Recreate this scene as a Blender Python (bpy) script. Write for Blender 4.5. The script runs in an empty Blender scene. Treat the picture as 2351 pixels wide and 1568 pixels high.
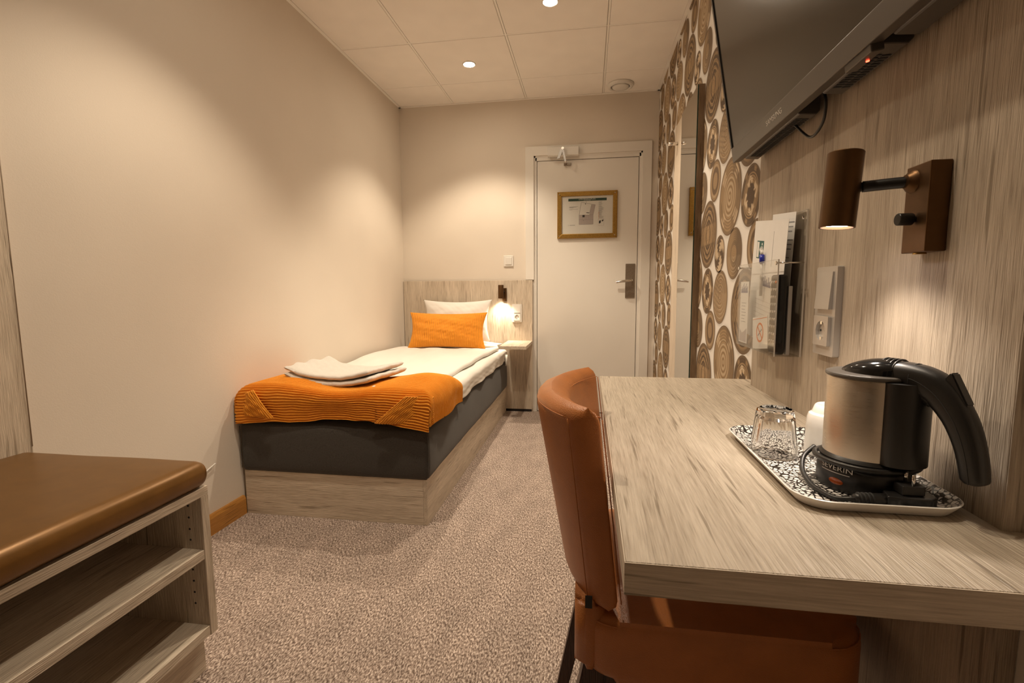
import bpy, bmesh, math, random
import numpy as np
from mathutils import Matrix, Vector

# ------------------------------------------------------------------ camera, world, exposure
scene = bpy.context.scene
COL = scene.collection
CAM_H = 1.0378
FPX, YAW, PITCH, ROLL = 1102.954, 0.1573, -0.1049, -0.0064


def make_camera():
    cy, sy, cp, sp = math.cos(YAW), math.sin(YAW), math.cos(PITCH), math.sin(PITCH)
    f = Vector((-sy * cp, cy * cp, sp))
    r = Vector((cy, sy, 0))
    u = r.cross(f)
    cr, sr = math.cos(ROLL), math.sin(ROLL)
    r2, u2 = cr * r + sr * u, -sr * r + cr * u
    cam = bpy.data.cameras.new('camera')
    cam.sensor_fit = 'HORIZONTAL'
    cam.sensor_width = 36.0
    cam.lens = FPX / 2351.0 * 36.0
    cam.clip_start = 0.02
    o = bpy.data.objects.new('camera', cam)
    COL.objects.link(o)
    m = Matrix((r2, u2, -f)).transposed().to_4x4()
    m.translation = (0, 0, CAM_H)
    o.matrix_world = m
    scene.camera = o


make_camera()
world = bpy.data.worlds.new('world')
world.use_nodes = True
world.node_tree.nodes['Background'].inputs[0].default_value = (1.0, 0.8, 0.6, 1)
world.node_tree.nodes['Background'].inputs[1].default_value = 0.0
scene.world = world
scene.view_settings.view_transform = 'Standard'
scene.view_settings.look = 'None'
scene.view_settings.gamma = 1.0
scene.view_settings.use_curve_mapping = False
scene.view_settings.exposure = 0.62

SPOT_COLOR = (1.0, 0.83, 0.625)
SPOT_WATT = 52.0
MID_SPOT_WATT = 46.0
NEAR_SPOT_WATT = 25.0
DESK_WATT = 5.0
BED_WATT = 7.5
LENS_GLOW = 135.0
LAMP_GLOW = 14.0

# ------------------------------------------------------------------ room numbers
L, R, B, C = -1.6016, 0.5367, 4.058, 2.588
F = -1.3            # wall behind the camera
PX = 0.506          # face of the wood panel on the right wall
DZ = 0.74           # desk top
HBY = 4.032         # headboard face

# ------------------------------------------------------------------ material helpers
MATS = {}


def nodes_of(name):
    m = bpy.data.materials.new(name)
    m.use_nodes = True
    nt = m.node_tree
    b = nt.nodes['Principled BSDF']
    MATS[name] = m
    return m, nt, b


def N(nt, kind, **kw):
    n = nt.nodes.new(kind)
    for k, v in kw.items():
        if k in n.inputs:
            n.inputs[k].default_value = v
        else:
            setattr(n, k, v)
    return n


def ramp(nt, stops, interp='LINEAR'):
    n = nt.nodes.new('ShaderNodeValToRGB')
    n.color_ramp.interpolation = interp
    el = n.color_ramp.elements
    while len(el) > 1:
        el.remove(el[0])
    el[0].position = stops[0][0]
    c = stops[0][1]
    el[0].color = (c[0], c[1], c[2], 1)
    for p, c in stops[1:]:
        e = el.new(p)
        e.color = (c[0], c[1], c[2], 1)
    return n


def coords(nt, scale=(1, 1, 1), rot=(0, 0, 0), loc=(0, 0, 0)):
    tc = nt.nodes.new('ShaderNodeTexCoord')
    mp = nt.nodes.new('ShaderNodeMapping')
    mp.inputs['Scale'].default_value = scale
    mp.inputs['Rotation'].default_value = rot
    mp.inputs['Location'].default_value = loc
    nt.links.new(tc.outputs['Object'], mp.inputs['Vector'])
    return mp.outputs['Vector']


def bump(nt, b, height, strength=0.3, dist=0.002):
    bn = nt.nodes.new('ShaderNodeBump')
    bn.inputs['Strength'].default_value = strength
    bn.inputs['Distance'].default_value = dist
    nt.links.new(height, bn.inputs['Height'])
    nt.links.new(bn.outputs['Normal'], b.inputs['Normal'])


def plain(name, col, rough=0.5, metal=0.0, noise=0.0, nscale=40.0, bmp=0.0, bscale=300.0, bdist=0.001, spec=0.5, coat=0.0):
    if name in MATS:
        return MATS[name]
    m, nt, b = nodes_of(name)
    b.inputs['Roughness'].default_value = rough
    b.inputs['Metallic'].default_value = metal
    b.inputs['Specular IOR Level'].default_value = spec
    b.inputs['Coat Weight'].default_value = coat
    b.inputs['Base Color'].default_value = (*col, 1)
    if noise > 0 or bmp > 0:
        v = coords(nt)
    if noise > 0:
        n = N(nt, 'ShaderNodeTexNoise', Scale=nscale, Detail=1.0)
        nt.links.new(v, n.inputs['Vector'])
        lo = [c * (1 - noise) for c in col]
        hi = [min(1, c * (1 + noise)) for c in col]
        rp = ramp(nt, [(0.3, lo), (0.7, hi)])
        nt.links.new(n.outputs['Fac'], rp.inputs['Fac'])
        nt.links.new(rp.outputs['Color'], b.inputs['Base Color'])
    if bmp > 0:
        n2 = N(nt, 'ShaderNodeTexNoise', Scale=bscale, Detail=1.0)
        nt.links.new(v, n2.inputs['Vector'])
        bump(nt, b, n2.outputs['Fac'], bmp, bdist)
    return m


def emitter(name, col, strength):
    if name in MATS:
        return MATS[name]
    m, nt, b = nodes_of(name)
    b.inputs['Base Color'].default_value = (0.8, 0.8, 0.8, 1)
    b.inputs['Emission Color'].default_value = (*col, 1)
    b.inputs['Emission Strength'].default_value = strength
    return m


def wood(name, axis, light=(0.70, 0.605, 0.49), dark=(0.36, 0.29, 0.215), seed=0.0, rough=0.5):
    """greyish light oak laminate, grain along axis 0/1/2"""
    if name in MATS:
        return MATS[name]
    m, nt, b = nodes_of(name)
    b.inputs['Roughness'].default_value = rough
    b.inputs['Specular IOR Level'].default_value = 0.35

    def sc(along, across):
        s = [across] * 3
        s[axis] = along
        return s
    # gentle bending of the grain
    vb = coords(nt, sc(1.6, 5.0), loc=(seed, seed * 1.3, seed * .7))
    nb = N(nt, 'ShaderNodeTexNoise', Scale=1.0, Detail=1.0)
    nt.links.new(vb, nb.inputs['Vector'])
    base = coords(nt, (1, 1, 1), loc=(seed, seed, seed))
    off = N(nt, 'ShaderNodeVectorMath', operation='SCALE')
    nt.links.new(nb.outputs['Color'], off.inputs[0])
    off.inputs['Scale'].default_value = 0.018
    add = N(nt, 'ShaderNodeVectorMath', operation='ADD')
    nt.links.new(base, add.inputs[0])
    nt.links.new(off.outputs[0], add.inputs[1])

    def layer(along, across, detail, rgh=0.6):
        mp = nt.nodes.new('ShaderNodeMapping')
        mp.inputs['Scale'].default_value = sc(along, across)
        nt.links.new(add.outputs[0], mp.inputs['Vector'])
        n = N(nt, 'ShaderNodeTexNoise', Scale=1.0, Detail=detail, Roughness=rgh)
        nt.links.new(mp.outputs[0], n.inputs['Vector'])
        return n.outputs['Fac']
    broad = layer(1.8, 16.0, 3.0)
    streak = layer(11.0, 300.0, 2.0, 0.7)
    fine = layer(24.0, 620.0, 0.0)
    crack = layer(5.0, 110.0, 2.0, 0.55)
    mix1 = N(nt, 'ShaderNodeMath', operation='MULTIPLY_ADD')
    nt.links.new(streak, mix1.inputs[0])
    mix1.inputs[1].default_value = 0.55
    m2 = N(nt, 'ShaderNodeMath', operation='MULTIPLY')
    nt.links.new(broad, m2.inputs[0])
    m2.inputs[1].default_value = 0.45
    nt.links.new(m2.outputs[0], mix1.inputs[2])
    mid = [0.55 * a + 0.45 * c for a, c in zip(light, dark)]
    rp = ramp(nt, [(0.30, dark), (0.44, mid), (0.60, light), (0.80, [min(1, c * 1.12) for c in light])])
    nt.links.new(mix1.outputs[0], rp.inputs['Fac'])
    cr = ramp(nt, [(0.30, (0.45, 0.42, 0.38)), (0.37, (1, 1, 1))])
    nt.links.new(crack, cr.inputs['Fac'])
    mul = N(nt, 'ShaderNodeMixRGB', blend_type='MULTIPLY')
    mul.inputs[0].default_value = 0.75
    nt.links.new(rp.outputs[0], mul.inputs[1])
    nt.links.new(cr.outputs[0], mul.inputs[2])
    nt.links.new(mul.outputs[0], b.inputs['Base Color'])
    hs = N(nt, 'ShaderNodeMath', operation='ADD')
    nt.links.new(streak, hs.inputs[0])
    nt.links.new(fine, hs.inputs[1])
    bump(nt, b, hs.outputs[0], 0.7, 0.0015)
    return m


def carpet():
    m, nt, b = nodes_of('carpet_loop')
    b.inputs['Roughness'].default_value = 1.0
    b.inputs['Specular IOR Level'].default_value = 0.1
    v = coords(nt, (1.0, 0.45, 1.0), rot=(0, 0, 0.55))
    n = N(nt, 'ShaderNodeTexNoise', Scale=210.0, Detail=2.0, Roughness=0.65)
    nt.links.new(v, n.inputs['Vector'])
    rp = ramp(nt, [(0.33, (0.12, 0.083, 0.066)), (0.45, (0.29, 0.222, 0.185)), (0.55, (0.48, 0.39, 0.335)), (0.66, (0.78, 0.67, 0.60))])
    nt.links.new(n.outputs['Fac'], rp.inputs['Fac'])
    n2 = N(nt, 'ShaderNodeTexNoise', Scale=14.0, Detail=3.0)
    nt.links.new(v, n2.inputs['Vector'])
    rp2 = ramp(nt, [(0.3, (0.86, 0.86, 0.86)), (0.7, (1.1, 1.1, 1.1))])
    nt.links.new(n2.outputs['Fac'], rp2.inputs['Fac'])
    mul = N(nt, 'ShaderNodeMixRGB', blend_type='MULTIPLY')
    mul.inputs[0].default_value = 1
    nt.links.new(rp.outputs[0], mul.inputs[1])
    nt.links.new(rp2.outputs[0], mul.inputs[2])
    nt.links.new(mul.outputs[0], b.inputs['Base Color'])
    bump(nt, b, n.outputs['Fac'], 0.8, 0.004)
    return m


def leather(name, col, rough=0.42, scale=520.0, metal=0.0, st=0.35):
    m, nt, b = nodes_of(name)
    b.inputs['Roughness'].default_value = rough
    b.inputs['Metallic'].default_value = metal
    v = coords(nt)
    vo = N(nt, 'ShaderNodeTexVoronoi', Scale=scale)
    nt.links.new(v, vo.inputs['Vector'])
    n = N(nt, 'ShaderNodeTexNoise', Scale=25.0, Detail=3.0)
    nt.links.new(v, n.inputs['Vector'])
    rp = ramp(nt, [(0.3, [c * 0.85 for c in col]), (0.7, col)])
    nt.links.new(n.outputs['Fac'], rp.inputs['Fac'])
    nt.links.new(rp.outputs[0], b.inputs['Base Color'])
    bump(nt, b, vo.outputs['Distance'], st, 0.0012)
    return m


def fabric(name, col, scale=900.0, var=0.25, rough=0.95, sheen=0.2, st=0.3, dist=0.0015):
    m, nt, b = nodes_of(name)
    b.inputs['Roughness'].default_value = rough
    b.inputs['Specular IOR Level'].default_value = 0.15
    b.inputs['Sheen Weight'].default_value = sheen
    v = coords(nt)
    n = N(nt, 'ShaderNodeTexNoise', Scale=scale, Detail=2.0)
    nt.links.new(v, n.inputs['Vector'])
    rp = ramp(nt, [(0.3, [c * (1 - var) for c in col]), (0.7, [min(1, c * (1 + var)) for c in col])])
    nt.links.new(n.outputs['Fac'], rp.inputs['Fac'])
    nt.links.new(rp.outputs[0], b.inputs['Base Color'])
    bump(nt, b, n.outputs['Fac'], st, dist)
    return m


def clear_sheet(name, tint=(0.97, 0.97, 0.96), gloss=0.06):
    """thin acrylic or picture glass: clear with a fresnel sheen"""
    m = bpy.data.materials.new(name)
    m.use_nodes = True
    nt = m.node_tree
    nt.nodes.clear()
    out = nt.nodes.new('ShaderNodeOutputMaterial')
    tr = nt.nodes.new('ShaderNodeBsdfTransparent')
    tr.inputs[0].default_value = (*tint, 1)
    gl = nt.nodes.new('ShaderNodeBsdfGlossy')
    gl.inputs['Roughness'].default_value = 0.05
    fr = nt.nodes.new('ShaderNodeFresnel')
    geo = nt.nodes.new('ShaderNodeNewGeometry')
    ior = N(nt, 'ShaderNodeMath', operation='MULTIPLY_ADD')   # 1.45 outside, 1/1.45 inside: a thin pane
    nt.links.new(geo.outputs['Backfacing'], ior.inputs[0])
    ior.inputs[1].default_value = 1 / 1.45 - 1.45
    ior.inputs[2].default_value = 1.45
    nt.links.new(ior.outputs[0], fr.inputs['IOR'])
    mx = nt.nodes.new('ShaderNodeMixShader')
    nt.links.new(fr.outputs[0], mx.inputs[0])
    nt.links.new(tr.outputs[0], mx.inputs[1])
    nt.links.new(gl.outputs[0], mx.inputs[2])
    nt.links.new(mx.outputs[0], out.inputs[0])
    MATS[name] = m
    return m


def crackle():
    m, nt, b = nodes_of('crackle_print')
    b.inputs['Roughness'].default_value = 0.28
    v = coords(nt)
    n = N(nt, 'ShaderNodeTexNoise', Scale=60.0, Detail=1.0)
    nt.links.new(v, n.inputs['Vector'])
    off = N(nt, 'ShaderNodeVectorMath', operation='SCALE')
    nt.links.new(n.outputs['Color'], off.inputs[0])
    off.inputs['Scale'].default_value = 0.006
    add = N(nt, 'ShaderNodeVectorMath', operation='ADD')
    nt.links.new(v, add.inputs[0])
    nt.links.new(off.outputs[0], add.inputs[1])
    vo = N(nt, 'ShaderNodeTexVoronoi', Scale=130.0, feature='DISTANCE_TO_EDGE')
    nt.links.new(add.outputs[0], vo.inputs['Vector'])
    rp = ramp(nt, [(0.09, (0.018, 0.014, 0.012)), (0.15, (0.82, 0.79, 0.75))])
    nt.links.new(vo.outputs['Distance'], rp.inputs['Fac'])
    nt.links.new(rp.outputs[0], b.inputs['Base Color'])
    return m


def brushed():
    m, nt, b = nodes_of('brushed_steel')
    b.inputs['Base Color'].default_value = (0.66, 0.6, 0.52, 1)
    b.inputs['Metallic'].default_value = 1.0
    v = coords(nt, (60, 60, 2500))
    n = N(nt, 'ShaderNodeTexNoise', Scale=1.0, Detail=2.0)
    nt.links.new(v, n.inputs['Vector'])
    rp = ramp(nt, [(0.3, (0.27,) * 3), (0.7, (0.42,) * 3)])
    nt.links.new(n.outputs['Fac'], rp.inputs['Fac'])
    nt.links.new(rp.outputs[0], b.inputs['Roughness'])
    bump(nt, b, n.outputs['Fac'], 0.12, 0.0004)
    return m


def vcolor(name, rough=0.75):
    m, nt, b = nodes_of(name)
    b.inputs['Roughness'].default_value = rough
    a = nt.nodes.new('ShaderNodeVertexColor')
    a.layer_name = 'Col'
    nt.links.new(a.outputs['Color'], b.inputs['Base Color'])
    return m


WALL = plain('wall_paint', (0.76, 0.685, 0.595), 0.85, noise=0.02, nscale=3, bmp=0.25, bscale=260, bdist=0.001, spec=0.25)
CEIL = plain('ceiling_tile_white', (0.92, 0.87, 0.81), 0.9, noise=0.02, nscale=6, bmp=0.15, bscale=500, spec=0.2)
GRID = plain('ceiling_grid_white', (0.92, 0.88, 0.82), 0.6)
WHITEPAINT = plain('white_lacquer', (0.80, 0.76, 0.70), 0.4, noise=0.015, nscale=4)
CARPET = carpet()
WOOD_X = wood('oak_laminate_across', 0, seed=3.1)
WOOD_Y = wood('oak_laminate_along', 1, seed=1.7)
WOOD_Z = wood('oak_laminate_upright', 2, seed=5.3)
WOOD_P = wood('oak_laminate_panel', 2, light=(0.50, 0.42, 0.33), dark=(0.235, 0.182, 0.132), seed=7.7)
WOOD_D = wood('oak_laminate_desk', 1, light=(0.55, 0.475, 0.385), dark=(0.27, 0.215, 0.16), seed=8.2, rough=0.42)
PALEWOOD = wood('pale_birch', 2, light=(0.72, 0.62, 0.5), dark=(0.55, 0.46, 0.36), seed=2.2)
DARKWOOD = wood('dark_beech', 2, light=(0.075, 0.035, 0.02), dark=(0.03, 0.014, 0.008), seed=4.4, rough=0.35)
ORANGEWOOD = wood('honey_pine', 1, light=(0.55, 0.26, 0.06), dark=(0.4, 0.17, 0.035), seed=6.0, rough=0.35)
SPRING = fabric('charcoal_weave', (0.062, 0.056, 0.05), 700, 0.5, st=0.4)
LINEN = fabric('white_cotton', (0.80, 0.77, 0.72), 1200, 0.03, sheen=0.0, st=0.1, rough=0.8)
TERRY = fabric('white_terry', (0.80, 0.76, 0.70), 420, 0.1, st=0.9, dist=0.004)
ORANGE = fabric('orange_pleat', (0.80, 0.315, 0.03), 900, 0.12, sheen=0.15, st=0.25, rough=0.8)
TAN = leather('cognac_leather', (0.50, 0.175, 0.045), 0.36)
GOLD = leather('bronze_vinyl', (0.20, 0.095, 0.02), 0.34, 900, metal=0.35, st=0.05)
BRONZE = plain('bronze_metal', (0.12, 0.062, 0.024), 0.42, metal=0.8, noise=0.05, nscale=60)
BLACKM = plain('black_metal', (0.02, 0.018, 0.016), 0.4, metal=0.4)
BLACKP = plain('black_plastic', (0.014, 0.013, 0.012), 0.38, bmp=0.08, bscale=900)
GLOSSB = plain('gloss_black', (0.01, 0.01, 0.01), 0.1)
SCREEN = plain('tv_glass', (0.030, 0.025, 0.019), 0.16, spec=0.6)
TVGREY = plain('tv_bezel_grey', (0.075, 0.065, 0.055), 0.3)
SILVER = plain('silver_plastic', (0.50, 0.47, 0.43), 0.35, metal=0.35)
CHROME = plain('chrome', (0.75, 0.72, 0.68), 0.12, metal=1.0)
STEELDARK = plain('brushed_dark_steel', (0.30, 0.25, 0.2), 0.42, metal=0.9, noise=0.08, nscale=80)
GREYM = plain('grey_metal', (0.5, 0.49, 0.48), 0.35, metal=0.7)
STEEL = brushed()
WHITEP = plain('white_plastic', (0.78, 0.75, 0.7), 0.35)
PORC = plain('white_porcelain', (0.82, 0.79, 0.74), 0.12, coat=0.3)
PAPER = plain('paper', (0.80, 0.78, 0.75), 0.8, noise=0.01)
INK = plain('ink_black', (0.03, 0.03, 0.03), 0.8)
INKGREY = plain('ink_grey', (0.30, 0.29, 0.29), 0.8)
INKPLAN = plain('ink_plan', (0.50, 0.44, 0.43), 0.8)
INKGREEN = plain('ink_green', (0.03, 0.07, 0.055), 0.8)
SIGNGREEN = plain('sign_green', (0.05, 0.13, 0.115), 0.8)
INKORANGE = plain('ink_orange', (0.75, 0.22, 0.06), 0.8)
INKBLUE = plain('ink_slate', (0.18, 0.17, 0.25), 0.8)
PENBLUE = plain('pen_blue', (0.02, 0.03, 0.35), 0.3)
BRASS = plain('antique_brass', (0.38, 0.22, 0.05), 0.38, metal=0.75, noise=0.18, nscale=160)
ACRYL = clear_sheet('clear_acrylic')
ACEDGE = plain('acrylic_edge', (0.62, 0.58, 0.52), 0.15)
MIRROR = plain('mirror_silver', (0.86, 0.87, 0.85), 0.01, metal=1.0)
GLASSEDGE = plain('glass_edge_green', (0.012, 0.05, 0.04), 0.15)
AMBER = plain('amber_window', (0.35, 0.07, 0.01), 0.15, coat=0.5)
SHADOWGAP = plain('dark_gap', (0.02, 0.017, 0.015), 0.9)
CRACKLE = crackle()
VPRINT = vcolor('basket_print')


def drinking_glass():
    m, nt, b = nodes_of('drinking_glass')
    b.inputs['Base Color'].default_value = (0.98, 0.98, 0.97, 1)
    b.inputs['Roughness'].default_value = 0.0
    b.inputs['Transmission Weight'].default_value = 1.0
    b.inputs['IOR'].default_value = 1.5
    return m


GLASS = drinking_glass()
LENS = emitter('lamp_lens', (1.0, 0.84, 0.63), LENS_GLOW)
LENS_BED = emitter('lamp_lens_bed', (1.0, 0.86, 0.66), LAMP_GLOW)
LENS_COOL = emitter('lamp_lens_desk', (1.0, 0.9, 0.95), LAMP_GLOW)
REDLED = emitter('standby_led', (1.0, 0.05, 0.02), 6.0)

# ------------------------------------------------------------------ object helpers


def finish(o, parent):
    COL.objects.link(o)
    if parent is not None:
        o.parent = parent
        o.matrix_parent_inverse = world_of(parent).inverted()
    return o


def world_of(o):
    # parts are modelled in world space, so only the Empty's own location matters
    if o.get('_loc') is not None:
        return Matrix.Translation(Vector(o['_loc']))
    return Matrix.Identity(4)


def mesh_from(verts, faces, smooth=False):
    me = bpy.data.meshes.new('m')
    me.from_pydata([tuple(v) for v in verts], [], faces)
    me.update()
    if smooth:
        me.polygons.foreach_set('use_smooth', [True] * len(me.polygons))
    return me


def obj(name, me, mat, parent=None, local=False):
    me.name = name
    o = bpy.data.objects.new(name, me)
    if mat is not None:
        me.materials.append(mat)
    COL.objects.link(o)
    if parent is not None:
        o.parent = parent
        if not local:
            o.matrix_parent_inverse = world_of(parent).inverted()
    return o


def bm_obj(name, bm, mat, parent=None, smooth=False, local=False):
    me = bpy.data.meshes.new(name)
    bmesh.ops.recalc_face_normals(bm, faces=bm.faces)
    bm.to_mesh(me)
    bm.free()
    if smooth:
        me.polygons.foreach_set('use_smooth', [True] * len(me.polygons))
    return obj(name, me, mat, parent, local)


def thing(name, label, cat, loc=(0, 0, 0), group=None, kind=None):
    o = bpy.data.objects.new(name, None)
    o.empty_display_size = 0.05
    o.location = loc
    o['_loc'] = tuple(float(v) for v in loc)
    COL.objects.link(o)
    tag(o, label, cat, group, kind)
    return o


def tag(o, label=None, cat=None, group=None, kind=None):
    if label:
        o['label'] = label
    if cat:
        o['category'] = cat
    if group:
        o['group'] = group
    if kind:
        o['kind'] = kind
    return o


def add_box(bm, x0, x1, y0, y1, z0, z1, bevel=0.0, seg=2):
    vs = [bm.verts.new(p) for p in ((x0, y0, z0), (x1, y0, z0), (x1, y1, z0), (x0, y1, z0), (x0, y0, z1), (x1, y0, z1), (x1, y1, z1), (x0, y1, z1))]
    fs = [bm.faces.new([vs[i] for i in q]) for q in ((0, 3, 2, 1), (4, 5, 6, 7), (0, 1, 5, 4), (1, 2, 6, 5), (2, 3, 7, 6), (3, 0, 4, 7))]
    if bevel > 0:
        es = list({e for f in fs for e in f.edges})
        bmesh.ops.bevel(bm, geom=es, offset=bevel, segments=seg, profile=0.5, affect='EDGES')
    return vs


def box(name, x0, x1, y0, y1, z0, z1, mat, parent=None, bevel=0.0, seg=2, smooth=False):
    bm = bmesh.new()
    add_box(bm, x0, x1, y0, y1, z0, z1, bevel, seg)
    return bm_obj(name, bm, mat, parent, smooth)


def add_lathe(bm, prof, center=(0, 0, 0), seg=32, axis=(0, 0, 1), facets=None):
    """profile list of (r, h) around axis"""
    ax = Vector(axis).normalized()
    ref = Vector((1, 0, 0)) if abs(ax.x) < 0.9 else Vector((0, 1, 0))
    a = (ref - ax * ref.dot(ax)).normalized()
    b = ax.cross(a)
    c = Vector(center)
    rings = []
    for r, h in prof:
        if r <= 1e-6:
            rings.append([bm.verts.new(c + ax * h)])
        else:
            rings.append([bm.verts.new(c + ax * h + (a * math.cos(2 * math.pi * i / seg) + b * math.sin(2 * math.pi * i / seg)) * r) for i in range(seg)])
    for r0, r1 in zip(rings, rings[1:]):
        for i in range(seg):
            j = (i + 1) % seg
            if len(r0) == 1 and len(r1) == 1:
                continue
            if len(r0) == 1:
                bm.faces.new((r0[0], r1[i], r1[j]))
            elif len(r1) == 1:
                bm.faces.new((r0[i], r0[j], r1[0]))
            else:
                bm.faces.new((r0[i], r0[j], r1[j], r1[i]))


def lathe(name, prof, center, mat, parent=None, seg=32, axis=(0, 0, 1), smooth=True, local=False):
    bm = bmesh.new()
    add_lathe(bm, prof, center, seg, axis)
    o = bm_obj(name, bm, mat, parent, smooth, local)
    if smooth:
        sharp(o)
    return o


def sharp(o, ang=0.6):
    me = o.data
    bm = bmesh.new()
    bm.from_mesh(me)
    for e in bm.edges:
        if len(e.link_faces) == 2 and e.calc_face_angle(0) > ang:
            e.smooth = False
    bm.to_mesh(me)
    bm.free()


def tube_pts(path, rad, seg=10):
    """verts, faces of a tube along a list of points; rad number or list"""
    pts = [Vector(p) for p in path]
    n = len(pts)
    rads = rad if hasattr(rad, '__len__') else [rad] * n
    verts, faces = [], []
    up = Vector((0.123, 0.34, 0.93)).normalized()
    prev = None
    for i, p in enumerate(pts):
        t = (pts[min(i + 1, n - 1)] - pts[max(i - 1, 0)]).normalized()
        a = (prev if prev is not None else up)
        a = (a - t * a.dot(t)).normalized()
        prev = a
        b = t.cross(a)
        for k in range(seg):
            th = 2 * math.pi * k / seg
            verts.append(p + (a * math.cos(th) + b * math.sin(th)) * rads[i])
    for i in range(n - 1):
        for k in range(seg):
            k2 = (k + 1) % seg
            faces.append((i * seg + k, i * seg + k2, (i + 1) * seg + k2, (i + 1) * seg + k))
    faces.append(tuple(range(seg))[::-1])
    faces.append(tuple((n - 1) * seg + k for k in range(seg)))
    return verts, faces


def tube(name, path, rad, mat, parent=None, seg=10):
    v, f = tube_pts(path, rad, seg)
    return obj(name, mesh_from(v, f, True), mat, parent)


def catmull(pts, sub=8):
    pts = [Vector(p) for p in pts]
    out = []
    for i in range(len(pts) - 1):
        p0, p1, p2, p3 = pts[max(i - 1, 0)], pts[i], pts[i + 1], pts[min(i + 2, len(pts) - 1)]
        for k in range(sub):
            t = k / sub
            out.append(0.5 * ((2 * p1) + (p2 - p0) * t + (2 * p0 - 5 * p1 + 4 * p2 - p3) * t * t + (3 * p1 - p0 - 3 * p2 + p3) * t ** 3))
    out.append(pts[-1])
    return out


def add_prism(bm, poly, o, a, b, n, depth):
    """extrude a 2D polygon lying in plane (o; a, b) by depth along n"""
    o, a, b, n = Vector(o), Vector(a), Vector(b), Vector(n)
    lo = [bm.verts.new(o + a * p[0] + b * p[1]) for p in poly]
    hi = [bm.verts.new(o + a * p[0] + b * p[1] + n * depth) for p in poly]
    bm.faces.new(lo[::-1])
    bm.faces.new(hi)
    k = len(poly)
    for i in range(k):
        j = (i + 1) % k
        bm.faces.new((lo[i], lo[j], hi[j], hi[i]))


def prism(name, polys, o, a, b, n, depth, mat, parent=None, bevel=0.0):
    bm = bmesh.new()
    if polys and not hasattr(polys[0][0], '__len__'):
        polys = [polys]
    for p in polys:
        add_prism(bm, p, o, a, b, n, depth)
    if bevel > 0:
        bmesh.ops.bevel(bm, geom=list(bm.edges), offset=bevel, segments=2, profile=0.5, affect='EDGES')
    return bm_obj(name, bm, mat, parent)


def rect(x0, y0, x1, y1):
    return [(x0, y0), (x1, y0), (x1, y1), (x0, y1)]


def rrect(x0, y0, x1, y1, r, seg=6):
    out = []
    for cx, cy, a0 in ((x1 - r, y0 + r, -90), (x1 - r, y1 - r, 0), (x0 + r, y1 - r, 90), (x0 + r, y0 + r, 180)):
        for k in range(seg + 1):
            t = math.radians(a0 + 90 * k / seg)
            out.append((cx + r * math.cos(t), cy + r * math.sin(t)))
    return out


def circle(cx, cy, r, seg=24, ry=None):
    ry = r if ry is None else ry
    return [(cx + r * math.cos(2 * math.pi * i / seg), cy + ry * math.sin(2 * math.pi * i / seg)) for i in range(seg)]


def rot2(poly, ang, c=(0, 0)):
    ca, sa = math.cos(ang), math.sin(ang)
    return [(c[0] + (x - c[0]) * ca - (y - c[1]) * sa, c[1] + (x - c[0]) * sa + (y - c[1]) * ca) for x, y in poly]


def text_mesh(s, size, o, a, b, n, mat, name, parent, extrude=0.0002, align='CENTER', warp=None, xscale=1.0):
    cu = bpy.data.curves.new('t', 'FONT')
    cu.body = s
    cu.size = size
    cu.align_x = align
    cu.align_y = 'CENTER'
    cu.extrude = extrude
    cu.resolution_u = 3
    to = bpy.data.objects.new('t', cu)
    COL.objects.link(to)
    bpy.context.view_layer.update()
    dg = bpy.context.evaluated_depsgraph_get()
    me = bpy.data.meshes.new_from_object(to.evaluated_get(dg))
    bpy.data.objects.remove(to)
    bpy.data.curves.remove(cu)
    o, a, b, n = Vector(o), Vector(a), Vector(b), Vector(n)
    for v in me.vertices:
        x, y, z = v.co.x * xscale, v.co.y, v.co.z + extrude
        v.co = warp(x, y, z) if warp else o + a * x + b * y + n * z
    me.materials.clear()
    return obj(name, me, mat, parent)


def grid_mesh(P, closed_u=False, smooth=True):
    """P: array nu x nv x 3"""
    nu, nv = P.shape[:2]
    idx = np.arange(nu * nv).reshape(nu, nv)
    a = idx[:-1, :-1].ravel()
    b = idx[1:, :-1].ravel()
    c = idx[1:, 1:].ravel()
    d = idx[:-1, 1:].ravel()
    q = np.stack([a, b, c, d], 1)
    if closed_u:
        q2 = np.stack([idx[-1, :-1], idx[0, :-1], idx[0, 1:], idx[-1, 1:]], 1)
        q = np.concatenate([q, q2])
    me = bpy.data.meshes.new('g')
    me.vertices.add(nu * nv)
    me.vertices.foreach_set('co', P.reshape(-1).astype(np.float32))
    me.loops.add(q.size)
    me.loops.foreach_set('vertex_index', q.reshape(-1).astype(np.int32))
    me.polygons.add(len(q))
    me.polygons.foreach_set('loop_start', np.arange(0, q.size, 4, dtype=np.int32))
    me.polygons.foreach_set('use_smooth', np.ones(len(q), bool) if smooth else np.zeros(len(q), bool))
    me.update(calc_edges=True)
    me.validate()
    return me


def normals_of(P):
    du = np.gradient(P, axis=0)
    dv = np.gradient(P, axis=1)
    n = np.cross(du, dv)
    return n / (np.linalg.norm(n, axis=2, keepdims=True) + 1e-12)


def wav(x, y, seed=0):
    """cheap smooth noise, about -1..1"""
    rs = np.random.RandomState(seed)
    out = np.zeros(np.broadcast(x, y).shape)
    for k in range(6):
        fx, fy, ph = rs.uniform(-1, 1), rs.uniform(-1, 1), rs.uniform(0, 6.28)
        s = 1.0 + 0.6 * k
        out = out + np.sin(x * fx * s * 6.28 + y * fy * s * 6.28 + ph) / (1 + 0.5 * k)
    return out / 2.6


def solidify(o, t, offset=-1.0):
    md = o.modifiers.new('thick', 'SOLIDIFY')
    md.thickness = t
    md.offset = offset
    return o


def copy_tree(o, parent=None):
    c = o.copy()
    COL.objects.link(c)
    c.parent = parent
    for ch in list(o.children):
        copy_tree(ch, c)
    return c


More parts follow.
